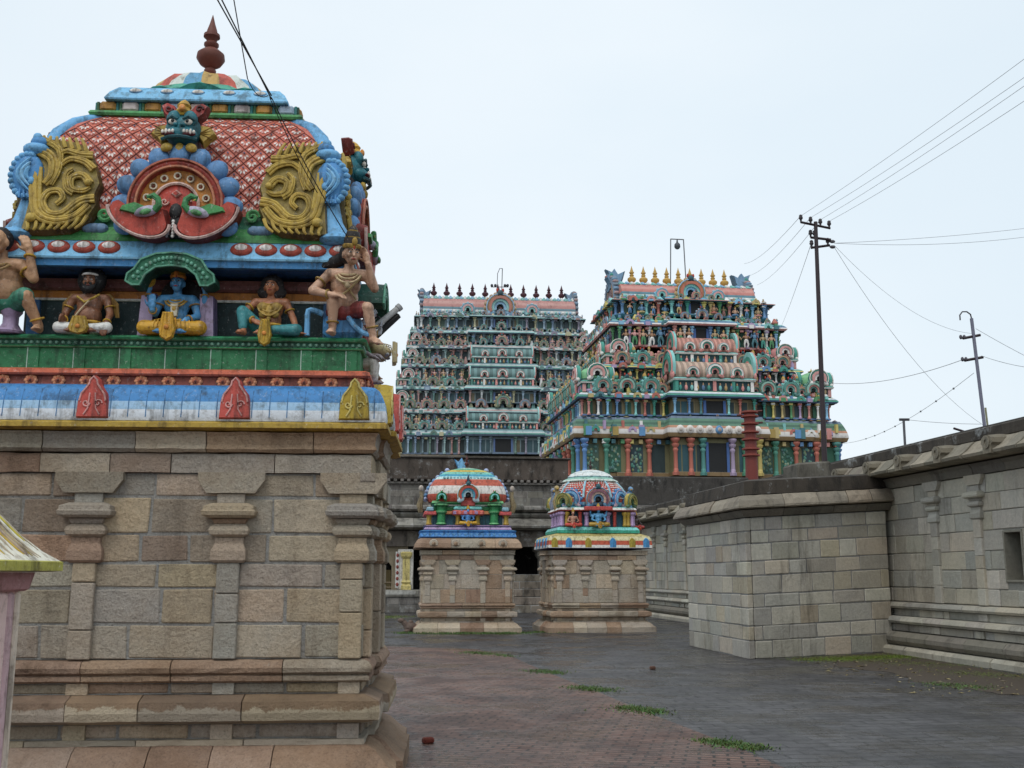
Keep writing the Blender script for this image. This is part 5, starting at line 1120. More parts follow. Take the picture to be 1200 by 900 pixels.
def p_kuta(w, h, cb, cdm, ck):
    mb = MB(); a = w/2
    mb.loft4(0, 0, a*.78, a*.78, [(0, 0), (0, .26*h)], DTEAL)
    for sx in (-.75, -.3, .3, .75):
        for y in (-.8, .8): mb.box(sx*a-.05*w, sx*a+.05*w, y*a-.04*w, y*a+.04*w, 0, .26*h, cb)
    for sy in (-.3, .3):
        for x in (-.8, .8): mb.box(x*a-.04*w, x*a+.04*w, sy*a-.05*w, sy*a+.05*w, 0, .26*h, cb)
    mb.loft4(0, 0, a*.8, a*.8, [(-.05, .26*h), (.16*a, .27*h), (.2*a, .32*h), (.05*a, .38*h), (-.1*a, .4*h)], [ck, WHITE, ck, cb])
    mb.lathe([(a*.82, .4*h), (a*.95, .46*h), (a*.97, .56*h), (a*.88, .68*h), (a*.66, .8*h), (a*.35, .87*h), (a*.1, .9*h)], [ck, cdm, cdm, tuple(min(1, x*1.25) for x in cdm), cdm, ck], 12)
    mb.lathe([(.06*w, .88*h), (.12*w, .93*h), (.03*w, .96*h), (.005, 1.05*h)], GOLD, 6)
    o = mb.T
    for rz in (0, PI/2, -PI/2):
        mb.at(0, 0, .38*h, rz); mb.T = mb.T @ Matrix.Translation((0, -a*.88, 0)); kudu(mb, w*.62, [ck, cb, WHITE], .14*w, 8)
    mb.T = o; return mb
def p_sala(l, d, h, cb, cr, ck, nk=3, ribs=26):
    mb = MB(); a, b = l/2, d/2
    mb.loft4(0, 0, a*.94, b*.9, [(0, 0), (0, .3*h)], hx('#2c4a52'))
    for i in range(int(l/.42)):
        x = -a*.9+1.8*a*(i+.5)/int(l/.42); c = [cb, PINK, ck, hx('#b89a6a'), hx('#6a86a8')][i % 5]
        mb.ell((x, -b*.95, .1*h), (.11, .1, .09*h), c, 6, 4); mb.ell((x, -b*.95, .2*h), (.06, .06, .06*h), hx('#c09a7a'), 5, 4)
    n = max(4, int(l/1.3))
    for i in range(n+1):
        x = -a*.92+2*a*.92*i/n; mb.box(x-.03*h-.04, x+.03*h+.04, -b-.02, -b*.5, 0, .3*h, [cb, WHITE, PINK][i % 3])
    mb.loft4(0, 0, a*.94, b*.92, [(-.05, .3*h), (.14*b, .31*h), (.2*b, .36*h), (0, .42*h)], [ck, WHITE, ck])
    P = [(b*.98, .42), (b*1.06, .5), (b*1.06, .6), (b*.95, .73), (b*.7, .86), (b*.35, .94), (0, .97)]
    m = max(8, ribs)
    for i in range(m):
        x0, x1 = -a*.95+1.9*a*i/m, -a*.95+1.9*a*(i+.82)/m; c = cr if i % 2 else tuple(x*.62 for x in cr)
        Q = [(y, z*h) for y, z in P]+[(-y, z*h) for y, z in P[-2::-1]]
        mb.rings([[(x, y, z) for y, z in Q] for x in (x0, x1+.05)], c, False)
    for s in (1, -1):
        old = mb.T.copy(); mb.T = old @ Matrix.Translation((s*a*.95, 0, .4*h)) @ Matrix.Rotation(s*PI/2, 4, 'Z'); kudu(mb, d*1.15, [ck, cb, PINK], .12*d, 8); mb.T = old
    for i in range(nk):
        x = (i-(nk-1)/2)*l*.27; old = mb.T.copy(); mb.T = old @ Matrix.Translation((x, -b*1.02, .4*h)); kudu(mb, h*(.42 if i != (nk-1)/2 else .55), [ck, WHITE, cb, PINK], .1*h, 9); mb.T = old
    return mb
def tower(name, label, loc, rz, tiers, roof, pal, seed, m=0.0, fin=RUST, dense=1.0, bay=True, stone=None):
    rn = random.Random(seed); rt = thing(name, label, 'temple tower', loc, rz); O = Ornaments(rt); P = [mute(c, m) for c in pal]; mu = lambda c: mute(c, m)
    pick = lambda: rn.choice(P)
    SK = [mu(SKIN), mu(TAN), mu(hx('#5a8fb8')), mu(hx('#b89a6a')), mu(PINK), mu(hx('#4f9a80'))]
    if stone:
        mb = MB(); a, b, zt = stone
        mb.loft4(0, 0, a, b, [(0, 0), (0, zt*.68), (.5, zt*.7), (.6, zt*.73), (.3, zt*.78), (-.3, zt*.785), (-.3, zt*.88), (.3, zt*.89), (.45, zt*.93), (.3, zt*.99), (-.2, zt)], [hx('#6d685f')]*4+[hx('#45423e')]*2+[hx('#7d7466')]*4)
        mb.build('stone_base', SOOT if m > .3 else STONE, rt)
    for ti, t in enumerate(tiers):
        z0, zw, zc, zo, a, b = t['z']; mb = MB(); H = zw-z0; hc = zc-zw; bands = [mu(c) for c in t['bands']]; wc = mu(t['wall'])
        by = t.get('bay', .05*a+.25); bx = a*.33; rects = [(a, b, 0, 0, 0)]+([(bx, by, 0, -b, .01)] if bay else [])
        rects += [(a*.72, b+.16, 0, 0, .006)]
        for (p, q, cx, cy, dz) in rects:
            mb.loft4(cx, cy, p, q, [(0, z0), (.12, z0+.01), (.12, z0+.1*H+dz), (0, z0+.11*H), (0, zw)], [bands[0], bands[0], bands[1], wc])
            n = len(bands); pr = [(-.1, zw-.004), (.45, zw+.02+dz)]+[(.55-.5*(i/n)**1.6, zw+hc*(.08+.92*(i+1)/n)+dz) for i in range(n)]+[(-.3, zc+.01+dz)]
            mb.loft4(cx, cy, p, q, pr, [mu(hx('#3a3440'))]+bands+[bands[-1]], False)
        # small blocks along the cornice and dentils under it
        def run(L_, f):
            nn = max(6, int(2*L_/(.62/dense)))
            for i in range(nn): f(-L_+2*L_*(i+.5)/nn, L_/nn, i)
        def blocks(L_, dep):
            run(L_, lambda x, w, i: mb.box(x-w*.55, x+w*.55, -dep-.58, -dep-.3, zw+.1*hc, zw+.62*hc, pick()) if i % 3 == 0 else None)
            def nasi(x, w, i):
                c = pick(); o_ = mb.T.copy(); mb.T = o_ @ Matrix.Translation((x, -dep-.45, zw+.35*hc))
                if i % 2: mb.arc(w*.4, w*.95, -20, 200, -.12, .2, c, 6); mb.arc(.02, w*.4, 0, 180, -.06, .2, pick(), 4); mb.ell((0, -.05, w*1.0), (w*.25, .08, w*.25), pick(), 5, 4)
                else: mb.box(-w*.3, w*.3, -.02, .2, .1, .1+.4*hc, c)
                mb.T = o_
            run(L_, nasi)
            run(L_, lambda x, w, i: mb.box(x-w*.4, x+w*.4, -dep-.3, -dep, zw-.13*H, zw-.02*H, pick()))
        for (q0, L_, dep) in ((0, a, b+.16), (PI/2, b, a), (-PI/2, b, a)):
            mb.at(0, 0, 0, q0); blocks(L_, dep)
        mb.at()
        if t.get('discs'):
            for i in range(9): x = -bx+bx*2*(i+.5)/9; mb.ell((x, -b-by-.56, zw+.36*hc), (bx/9*.8, .12, .2*hc), mu(hx('#e6ddd4')) if i != 4 else mu(BLUE), 10, 6); mb.ell((x, -b-by-.66, zw+.36*hc), (bx/9*.4, .06, .1*hc), mu(hx('#cdbfb4')), 8, 5)
            for i in range(60):
                x = -a+2*a*(i+.5)/60; mb.box(x-.05, x+.05, -b-.36, -b-.2, zw+.6*hc, zw+.66*hc, mu(YEL if i % 2 else LGREEN))
                if i % 6 == 1 and abs(x) > bx: mb.box(x-.2, x+.2, -b-.78, -b-.5, zw+.12*hc, zw+.52*hc, mu([BLUE, OCHRE][(i//6) % 2]))
        # panels and dark openings between the columns
        def panels(L_, dep, n):
            for i in range(n):
                x = -L_+2*L_*(i+.5)/n; w = L_/n*.62; c = mu(rn.choice([DTEAL, hx('#24404a'), SLATE, DGREEN, hx('#3a5a4a'), BLACK]))
                mb.box(x-w, x+w, -dep-.03, -dep+.1, z0+.12*H, zw-.15*H, c)
                if t.get('mural') and i % 4 != 3:
                    for q in range(34): mb.ell((x+rn.uniform(-w*.8, w*.8), -dep-.04, rn.uniform(z0+.15*H, zw-.2*H)), (.09, .04, .11), mu(rn.choice([hx('#4f7a78'), hx('#7a8a5a'), hx('#3f8a7a'), hx('#5f8a74'), hx('#2f6a5c'), hx('#8a9a7a')])), 5, 4)
        nc = t['ncol']; ns_ = max(3, int(nc*b/a))
        panels(a, b+.16 if True else b, nc); 
        for q0 in (PI/2, -PI/2): mb.at(0, 0, 0, q0); panels(b, a, ns_)
        mb.at()
        if bay:
            dw = bx*.24; yb = -b-by
            mb.box(-dw, dw, yb-.03, yb+.2, z0+.02, zw-.12*H, BLACK)
            for s in (1, -1): mb.box(s*dw-.09, s*dw+.09, yb-.1, yb+.2, z0+.02, zw-.1*H, mu(DBLUE))
            for i in range(4):
                for s in (1, -1):
                    x = s*(dw+.25+(bx-dw-.3)*(i+.5)/4); w_ = (bx-dw)/4*.36; mb.box(x-w_, x+w_, yb-.02, yb+.1, z0+.12*H, zw-.18*H, mu(rn.choice([DTEAL, SLATE, hx('#6a5f3a')])))
        for (q0, L_, dep) in ((0, a, b+.16), (PI/2, b, a), (-PI/2, b, a)):      # a row of tiny carved seated forms and pots along the parapet
            mb.at(0, 0, 0, q0); nn = int(2*L_/.55)
            for i in range(nn):
                x = -L_+2*L_*(i+.5)/nn; h_ = rn.uniform(.28, .5)*(zo-zc); c = pick(); c2 = rn.choice(SK)
                if i % 3 == 2: mb.loft4(x, -dep-.05, .16, .14, [(0, zc), (.04, zc+h_*.3), (-.02, zc+h_*.6), (-.1, zc+h_*1.15)], c)
                else:
                    mb.ell((x, -dep-.1, zc+.12*h_), (.2, .16, .18*h_), c, 6, 4); mb.ell((x, -dep-.1, zc+.55*h_), (.11, .1, .34*h_), c2, 6, 4); mb.ell((x, -dep-.12, zc+h_), (.075, .075, .14*h_), c2, 5, 4); mb.ell((x, -dep-.1, zc+1.18*h_), (.05, .05, .12*h_), mu(GOLD), 5, 4)
        mb.at()
        st = mb.build('storey', FAR, rt)
        CK = t.get('colc'); cw = min(.34, a/nc*.55)
        def colat(x, y, q, i, yh=0):
            c = mu(CK[i % len(CK)]) if CK else P[(i*5+ti) % len(P)]; O.put('column', (ti, c), p_col(H*.98, c, cw), st, x, y, z0+.03, q)
        for i in range(nc+1):
            x = -a+.25+2*(a-.25)*i/nc
            if bay and abs(x) < bx: continue
            colat(x, -b-.3, 0, i)
        if bay:
            for i, f in enumerate((-.97, -.62, -.34, .34, .62, .97)): colat(f*bx, -b-by-.12, 0, i+2)
        def fig(x, y, z, q, h, seated):
            k_ = rn.randrange(6); rr = [0, .5, 1][k_ % 3]
            key = (ti, k_, seated, round(h, 1)); O.put('figure', key, p_fig(h, SK[k_], P[(k_*3+ti) % len(P)], mu(GOLD), seated, rr), st, x, y, z, q)
        if t.get('figs'):
            n = t['figs']
            for i in range(n):
                x = -a*.94+2*a*.94*(i+.5)/n
                if bay and abs(x) < bx*.35: continue
                fig(x, -b-(by if bay and abs(x) < bx else .16)-.3, z0+.08*H, 0, H*rn.uniform(.72, .88), t.get('seat', False) and i % 2)
        # parapet row of gables and pavilions standing on the cornice
        ho = zo-zc; n = t['nk']
        kc = lambda: rn.choice([[mu(c) for c in q] for q in ((PINK, hx('#b89a70'), hx('#5f9a94'), hx('#c98a80')), (AQUA, hx('#4f9a8c'), hx('#d9a090'), hx('#6fb0a8')), (hx('#5fa08c'), hx('#8fc0b0'), hx('#c88074'), hx('#4f8a80')), (hx('#c9b070'), hx('#5f9a8a'), hx('#d09a90'), hx('#8a9a70')), (hx('#8fb8d0'), hx('#6a90b0'), hx('#c9b8a0'), hx('#b87a70')))])
        kcs = [kc() for _ in range(4)]
        def kd(x, y, q, w, i, lb=0, fc=None): w *= .8; O.put('gable_arch', (ti, i % 4, round(w, 2), lb), p_kudu(w, kcs[i % 4], lb, fc), st, x, y, zc, q)
        for i in range(n):
            x = -a*.86+2*a*.86*i/(n-1)
            if bay and abs(x) < bx*1.05: continue
            big = t.get('kuta') and i % 2 == 0
            kd(x, -b-.28, 0, ho*(.9 if big else .58), i+ti, 9 if big else 0, mu(DTEAL) if big else None)
        if t.get('kuta'):
            w = ho*1.25; key = (ti,)
            kd_c = [mu(hx('#d08878')), mu(LGREEN), mu(hx('#c97a78')), mu(AQUA)][ti % 4]
            for sx in (-1, 1): O.put('corner_pavilion', key, p_kuta(w, ho*1.15, mu(PINK), kd_c, mu(TEAL)), st, sx*(a-w*.36), -b+w*.3, zc, 0)
            for sx in (-1, 1): O.put('corner_pavilion', key, p_kuta(w, ho*1.15, mu(PINK), kd_c, mu(TEAL)), st, sx*(a-w*.36), b-w*.3, zc, 0)
        nsd = max(3, int(n*b/a))
        for sx in (-1, 1):
            for i in range(nsd):
                y = -b*.7+1.4*b*i/(nsd-1); kd(sx*(a+.25), y, sx*PI/2, ho*.95, i+ti, 7 if i % 2 else 0)
        if bay and t.get('sala'):
            O.put('barrel_pavilion', (ti,), p_sala(bx*2.0, by*1.7, ho*1.25, mu(TEAL), mu(t['sala']), mu(AQUA), 3, int(26*dense)), st, 0, -b-by*.35, zc, 0)
        elif bay:
            kd(0, -b-by-.3, 0, ho*1.25, ti, 9, mu(DTEAL)); 
            for s in (1, -1): kd(s*bx*.62, -b-by-.25, 0, ho*.85, ti+1)
        if t.get('top_figs'):
            for i in range(t['top_figs']):
                x = -a*.8+1.6*a*(i+.5)/t['top_figs']
                if not (bay and abs(x) < bx*.9): fig(x, -b-.1, zc, 0, ho*.8, i % 2 == 0)
        for sx in (-1, 1):
            for i in range(ns_//2): 
                y = -b*.8+1.6*b*i/max(1, ns_//2-1); fig(sx*(a+.3), y, z0+.05*H if t.get('figs') else zc, sx*PI/2, (H if t.get('figs') else ho)*.8, False)
        for i in range(ns_+1):
            y = -b+.2+2*(b-.2)*i/ns_
            for sx in (-1, 1): colat(sx*(a+.1), y, sx*PI/2, i)
    # barrel roof
    z0, z1, a, b, hf, nf, xf = roof; h = z1-z0; mb = MB()
    pf = [(1.0, 0), (1.06, .08), (1.0, .16), (1.02, .2), (1.04, .32), (1.03, .42), (.98, .55), (.9, .68), (.78, .8), (.62, .9), (.45, .97), (.2, 1.0)]
    rc = [mu(hx('#4f7a8a')), mu(AQUA), mu(hx('#4f8f98')), mu(WHITE), mu(hx('#5a8fa0')), mu(hx('#c8766a')), mu(hx('#cf8a7c')), mu(hx('#c8766a')), mu(TEAL), mu(AQUA), mu(hx('#c9a890'))]
    mb.rings([[(-a, -b*p, z0+h*q), (a, -b*p, z0+h*q), (a, b*p, z0+h*q), (-a, b*p, z0+h*q)] for p, q in pf], rc, False)
    nn = int(a*5)
    for i in range(nn):
        x = -a+2*a*(i+.5)/nn
        for zz, pp, s_ in ((.12, 1.04, .05), (.25, 1.04, .055), (.83, .78, .05), (.92, .62, .055)): mb.ell((x, -b*pp, z0+h*zz), (a/nn*.8, .1, h*s_), mu([AQUA, LBLUE, WHITE][i % 3]), 5, 4)
    rf = mb.build('roof', FAR, rt)
    big = [[mu(hx('#c9a060')), mu(TERRA), mu(AQUA), mu(LBLUE)]]
    mb = p_kudu(h*1.12, big[0], 13, mu(DTEAL)); mb.build('gable_arch', FAR, rf, (0, -b*1.1, z0+.02*h))
    for s in (1, -1): p_kudu(h*.55, [mu(LBLUE), mu(PINK), mu(AQUA)], 7).build('gable_arch', FAR, rf, (s*a*.42, -b*1.06, z0+.12*h))
    for s in (1, -1):
        be = min(b, h*.8)
        mb = MB(); bl = mu(hx('#6f9cc0'))
        mb.arc(be*.84, be*1.1, -25, 205, -.2, .2, mu(hx('#7a8fa8')), 14, 0, h*.42, 1.02); mb.arc(be*.5, be*.84, -25, 205, -.12, .12, mu(hx('#b08a60')), 14, 0, h*.42, 1.02); mb.arc(0.05, be*.5, -25, 205, -.2, .2, mu(hx('#7a5a5a')), 12, 0, h*.42)
        for i in range(19):
            an = R(-20+220*i/18); mb.ell((be*1.12*math.cos(an), 0, h*.42+be*1.14*math.sin(an)), (be*.1, .26, be*.085), jit(rn, [bl, mu(hx('#7a8fa0')), mu(hx('#b08a88'))][i % 3]), 6, 5)
        mb.T = Matrix.Identity(4); o = mb.build('end_gable', FAR, rf, (s*(a+.15), 0, z0), s*PI/2)
        mb = MB()
        mb.prism([(-.7, 0), (.7, 0), (.6, .7), (.95, 1.3), (.75, 1.75), (.95, 2.2), (.3, 1.95), (.05, 2.3), (-.3, 1.75), (-1.0, 2.1), (-.75, 1.2), (-.5, .7)], -.4, .4, bl, mu(hx('#4f7a9a')), .2)
        mb.ell((.4, 0, 1.6), (.4, .5, .35), mu(TEAL), 8, 6); mb.ell((.75, 0, 1.45), (.25, .3, .16), mu(hx('#c9776a')), 7, 5)
        if s < 0: mb.v = [(-x, y, z) for x, y, z in mb.v]; mb.f = [f[::-1] for f in mb.f]
        sk = .78; mb.v = [(x*sk, y*sk, z*sk) for x, y, z in mb.v]; mb.build('end_crest', FAR, rf, (s*(a-.1), 0, z1-.25*h))
    fm = finial_mb(hf, mu(fin) if m < .3 else fin, .2, 12).mesh('finial', PLAIN)
    for i in range(nf): link('finial', fm, rf, (-xf+2*xf*i/(nf-1), 0, z1-.03))
    O.done(); return rt, rf
PAL = [TEAL, hx('#d98a80'), AQUA, hx('#4f9a60'), hx('#5a90c4'), YEL, WHITE, hx('#c86a58'), MAUVE, hx('#3f7f8a'), hx('#c9b06a'), LBLUE]
CC = [hx('#4a86c4'), hx('#3f8f78'), hx('#bf6048'), hx('#bf6048'), hx('#3f8f86'), hx('#a890b0'), hx('#3f8a68'), hx('#c0a848')]
TR = [
 dict(z=(7.9, 10.4, 11.85, 12.0, 9.0, 6.5), bands=[hx('#8a6c3c'), hx('#dcd6d0'), hx('#dcd6d0'), hx('#d0906a'), hx('#5a8a70'), hx('#44705a'), hx('#5a8a70'), hx('#6a8098')], discs=True, wall=hx('#7a7448'), ncol=12, nk=4, mural=True, colc=CC, bay=1.2),
 dict(z=(12.0, 13.1, 13.6, 15.4, 8.6, 6.1), bands=[hx('#5a7fae'), TEAL, hx('#3f8a70'), hx('#b8cfe0'), WHITE, hx('#4f9a80')], wall=hx('#8a7a52'), ncol=26, nk=19, kuta=True, top_figs=14, sala=hx('#c9a890'), bay=1.3),
 dict(z=(14.7, 15.4, 15.8, 17.4, 6.7, 4.9), bands=[hx('#6a86b0'), YEL, hx('#4f9a80'), AQUA, PINK], wall=hx('#4a6a60'), ncol=22, nk=17, kuta=True, sala=hx('#d8907c'), bay=1.0, top_figs=10),
 dict(z=(17.2, 18.6, 19.1, 20.0, 5.95, 4.2), bands=[PINK, hx('#e8e2e0'), hx('#5a8fae'), hx('#4a7a98'), AQUA], wall=hx('#1f3f44'), ncol=16, nk=15, figs=18, top_figs=10, bay=.8),
 dict(z=(19.7, 20.65, 20.85, 21.5, 5.5, 3.3), bands=[hx('#5a8fa8'), TERRA, hx('#4a7f98'), AQUA], wall=hx('#23283a'), ncol=12, nk=11, figs=12, seat=True, bay=.6),
]
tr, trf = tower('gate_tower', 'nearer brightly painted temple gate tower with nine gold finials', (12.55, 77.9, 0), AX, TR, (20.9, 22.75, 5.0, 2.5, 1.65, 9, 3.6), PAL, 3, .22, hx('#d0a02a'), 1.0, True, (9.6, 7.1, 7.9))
mb = MB()
for s in (1, -1): mb.tube([(s*.62, 0, 22.6), (s*.5, 0, 26.6)], .045, hx('#6a6c70'), 5)
mb.tube([(-.52, 0, 26.6), (.52, 0, 26.6)], .045, hx('#6a6c70'), 5); fr_ = mb.build('light_frame', PLAIN, trf)
mb = MB(); mb.lathe([(.05, 26.55), (.08, 26.35), (.22, 26.2), (.24, 26.0), (.14, 25.85), (.02, 25.8)], hx('#50545a'), 10); mb.build('lamp', PLAIN, fr_)
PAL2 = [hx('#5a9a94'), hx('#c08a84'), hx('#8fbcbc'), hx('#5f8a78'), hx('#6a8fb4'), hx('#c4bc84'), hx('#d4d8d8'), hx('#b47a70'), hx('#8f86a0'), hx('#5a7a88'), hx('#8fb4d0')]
zz = [(13.8, 15.6, 16.4, 18.0, 11.6, 6.6), (16.7, 18.0, 18.7, 20.4, 11.3, 6.2), (19.3, 20.6, 21.2, 22.9, 10.7, 5.7), (21.8, 23.1, 23.7, 25.2, 10.2, 5.2), (24.2, 25.3, 25.8, 27.1, 9.7, 4.7), (26.2, 27.1, 27.6, 28.7, 9.3, 4.2), (28.0, 29.1, 29.4, 30.2, 8.9, 3.6)]
BB = [[hx('#5a7a9a'), TEAL, hx('#b8c8c8'), hx('#7ab0b4'), hx('#4a7a84')], [hx('#4a6f80'), hx('#8fc0c0'), hx('#cf9a92'), hx('#a8c0c0'), hx('#5a9a94')], [hx('#5f7f98'), AQUA, hx('#b8c0bc'), hx('#5a8f94')]]
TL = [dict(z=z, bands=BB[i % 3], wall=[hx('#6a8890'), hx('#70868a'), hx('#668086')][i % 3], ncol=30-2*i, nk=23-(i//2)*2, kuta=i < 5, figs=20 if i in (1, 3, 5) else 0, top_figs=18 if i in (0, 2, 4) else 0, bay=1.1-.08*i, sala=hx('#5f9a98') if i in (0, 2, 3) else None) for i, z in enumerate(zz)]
tower('gate_tower', 'farther temple gate tower with haze painted into its blue-green colours, eleven dark finials', (-1.6, 118, 0), R(5), TL, (29.5, 32.3, 8.5, 2.7, 1.9, 11, 7.3), PAL2, 5, .4, hx('#4a2430'), .8, True, (12.2, 7.2, 13.75))  # no haze volume here: its haze lies in the muted colours
mb = MB(); mb.tube([(-1.2, 118, 32.2), (-1.1, 118, 36.0)], .05, hx('#5a5c60'), 5); mb.tube([(-1.75, 118, 32.2), (-1.65, 118, 35.4), (-1.4, 118, 36.0), (-1.1, 118, 36.0)], .04, hx('#5a5c60'), 5); mb.tube([(-2.4, 118, 33.8), (-.4, 118, 33.8)], .05, hx('#40424a'), 5)
for x in (-2.3, -1.9, -.8, -.5): mb.ell((x, 117.9, 33.95), (.16, .1, .2), hx('#30323a'), 6, 5)
tag(mb.build('lamp_mast', PLAIN), 'thin lamp mast standing on the ridge of the farther gate tower', 'mast')

# ------------------------------------------------------------------ old hall behind the small shrines
rn = random.Random(31)
hl = thing('temple_hall', 'long blackened stone temple hall with an arched doorway behind the small shrines', 'temple hall', (-2, 46, 0), AX)
DK = [hx(c) for c in ('#7a766e', '#86807a', '#6f6b66', '#8d8880', '#76706a')]
H = lambda nm, mb, m_=SOOT, par=None: mb.build(nm, m_, par or hl)
x0, x1, xr = -9, 4.6, 13
mb = MB(); mb.box(x0, x1, .5, 6, 5.6, 6.55, hx('#5a5048'), .05); mb.box(x0-.1, x1+.1, .42, 6, 6.551, 6.62, hx('#4a443e'), .02); mb.box(x1+.002, xr, .8, 6, 4.6, 5.9, hx('#4a4642'), .05); H('parapet', mb)
mb = MB()
for i in range(46): x = x0+.2+i*.29; mb.box(x-.07, x+.07, .3, .6, 5.5, 5.62, jit(rn, DK[1]), .02)
mb.box(x0, x1, .36, .6, 5.42, 5.5, DK[2]); tag(H('dentil_row', mb), kind='stuff')
mb = MB(); mb.T = Matrix.Translation((0, .5, 0)); courses(mb, x0, x1, [(4.5, 4.85), (4.85, 5.15), (5.15, 5.42)], (.5, 1.1), rn, DK); 
courses(mb, x1, xr, [(3.4, 3.8), (3.8, 4.2), (4.2, 4.6)], (.5, 1.1), rn, DK); H('upper_wall', mb)
mb = MB(); mouldline(mb, x0, xr, [(-.6, 4.2), (.1, 4.22), (.25, 4.3), (.25, 4.4), (.1, 4.48), (-.6, 4.5)], rn, DK, (.8, 1.6)); mouldline(mb, x0, xr, [(-.6, 3.95), (.0, 3.97), (.1, 4.08), (.0, 4.18), (-.6, 4.2)], rn, DK[:3], (.8, 1.6))
mouldline(mb, x0, xr, [(-.6, 3.4), (.45, 3.42), (.9, 3.5), (.92, 3.58), (.5, 3.8), (.2, 3.92), (-.6, 3.94)], rn, DK, (.8, 1.6)); H('eave', mb)
mb = MB(); mouldline(mb, x0, xr, [(-.3, 2.72), (.3, 2.73), (.32, 3.1), (.2, 3.38), (-.3, 3.4)], rn, [hx('#6d655c'), hx('#776e64')], (1.2, 2.4)); H('beam', mb)
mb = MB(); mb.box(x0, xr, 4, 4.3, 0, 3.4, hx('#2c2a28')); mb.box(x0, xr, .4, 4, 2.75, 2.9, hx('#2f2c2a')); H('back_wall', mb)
# cream wall with the pointed arch
def xl(u): return None
mb = MB(); pts = [(-2.42, .92), (-2.42, 2.72), (-5.4, 2.72), (-5.4, .92), (-4.6, .92), (-4.6, 1.9), (-4.35, 2.25), (-4.05, 2.42), (-3.85, 2.66), (-3.65, 2.42), (-3.35, 2.25), (-3.1, 1.9), (-3.1, .92)]
mb.prism(pts, -.02, .3, hx('#a59a86'), hx('#8f8674')); aw = H('arched_wall', mb, GWALL)
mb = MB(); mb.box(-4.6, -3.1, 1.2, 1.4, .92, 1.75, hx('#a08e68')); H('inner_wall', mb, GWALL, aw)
for z in (1.02, 1.22):
    mb = MB(); mb.tube([(-4.6, .1, z), (-3.1, .1, z)], .04, hx('#7a6a50'), 6); H('rail', mb, PLAIN, aw)
mb = MB(); mb.box(-2.85, -2.2, -.35, .2, .93, 2.6, hx('#d8d4cc'), .03)
mb.loft4(-2.5, -.36, .15, .06, [(.06, .93), (.06, 1.1), (0, 1.15), (.05, 1.25), (0, 1.32), (0, 2.2), (.07, 2.3), (.1, 2.45), (.02, 2.5)], hx('#d0bf7a')); H('column', mb, PAINT)
mb = MB(); mb.box(-2.95, -2.78, -.4, -.3, 1.0, 2.5, hx('#d9d6d2'), .02)
for i in range(6): mb.ell((-2.865, -.41, 1.15+i*.24), (.06, .03, .08), hx('#8a3f34'), 6, 5)
H('painted_strip', mb, PAINT)
mb = MB(); mb.T = Matrix.Translation((0, -.6, 0)); courses(mb, x0, 1.2, [(0, .32), (.32, .62)], (.5, 1.0), rn, DK, .9); mb.T = Matrix.Identity(4); mb.box(x0, 1.2, -.66, .6, .625, .93, hx('#8f8b82'), .04); mb.box(x0, -2.1, -.68, -.64, .74, .9, hx('#c4c2ba')); H('platform', mb)
for x in (1.35, 3.4, 5.6, 8, 10.5):
    mb = MB(); mb.loft4(x, .3, .2, .2, [(.08, .93), (.08, 1.15), (0, 1.2), (0, 2.2), (.1, 2.35), (.1, 2.5), (.2, 2.55), (.22, 2.72)], jit(rn, DK[0])); H('pillar', mb)
for i, (z, y) in enumerate(((.0, -1.9), (.32, -1.45), (.64, -1.0), (.95, -.5), (1.25, .0))):
    mb = MB(); mb.T = Matrix.Translation((0, y, 0)); courses(mb, 1.25, xr, [(z+.002, z+.31)], (.9, 1.6), rn, [hx('#857b6e'), hx('#7b7166'), hx('#8f8477')], 2.4-.3*i, bev=.02); H('step', mb)

# ------------------------------------------------------------------ long wall on the right, with its jutting block
cw = thing('compound_wall', 'long grey carved stone wall with a dark square window, right of the court', 'wall', (8.61, 18.5, 0), AX-PI/2)
X0, X1 = -29, 10
HO = [(-.27, .25, 1.49, 2.3)]
mb = MB(); rw = [1.03, 1.32, 1.66, 2.0, 2.36, 2.7, 3.02, 3.36]
courses(mb, X0, X1, list(zip(rw[:-1], rw[1:])), (.45, 1.0), rn, COOL, .3, .012, .012, .014, HO, hx('#8f8f8c'), .006); mb.box(X0, X1, .5, .8, 1.0, 3.9, hx('#1c1b1a')); cwall = mb.build('wall', GWALL, cw)
mb = MB()
for a_ in ((-.29, -.25, -.02, .42, 1.45, 2.34), (.23, .27, -.02, .42, 1.45, 2.34), (-.252, .232, -.018, .42, 2.3, 2.34), (-.252, .232, -.018, .42, 1.45, 1.49)): mb.box(*a_, hx('#8a8880'), .005)
wf = mb.build('window_frame', GWALL, cwall); mb = MB(); mb.box(-.27, .25, .42, .46, 1.47, 2.32, hx('#0e0e0f')); mb.build('window_shade_panel', PLAIN, wf)  # near-black panel paints the shade inside the window
mb = MB()
mouldline(mb, X0, X1, [(-.3, 0), (.42, 0), (.42, .1), (.36, .16), (-.3, .17)], rn, [hx('#b5b2a8'), hx('#a8a59c')], (.4, .8)); mouldline(mb, X0, X1, [(-.3, .175), (.26, .18), (.33, .26), (.33, .34), (.24, .43), (-.3, .44)], rn, [hx('#7c7870'), hx('#85817a')], (.8, 1.6)); mouldline(mb, X0, X1, [(-.3, .445), (.12, .45), (.12, .58), (-.3, .582)], rn, COOL[:3], (.6, 1.2))
mouldline(mb, X0, X1, [(-.3, .585), (.2, .6), (.24, .65), (.2, .72), (.12, .74), (-.3, .745)], rn, COOL, (.6, 1.2)); mouldline(mb, X0, X1, [(-.3, .75), (.03, .75), (.03, .88), (-.3, .882)], rn, COOL[:3], (.6, 1.2)); mouldline(mb, X0, X1, [(-.3, .885), (.12, .895), (.15, .94), (.12, 1.0), (.02, 1.02), (-.3, 1.025)], rn, COOL, (.6, 1.2))
mb.build('base_moulding', GWALL, cw)
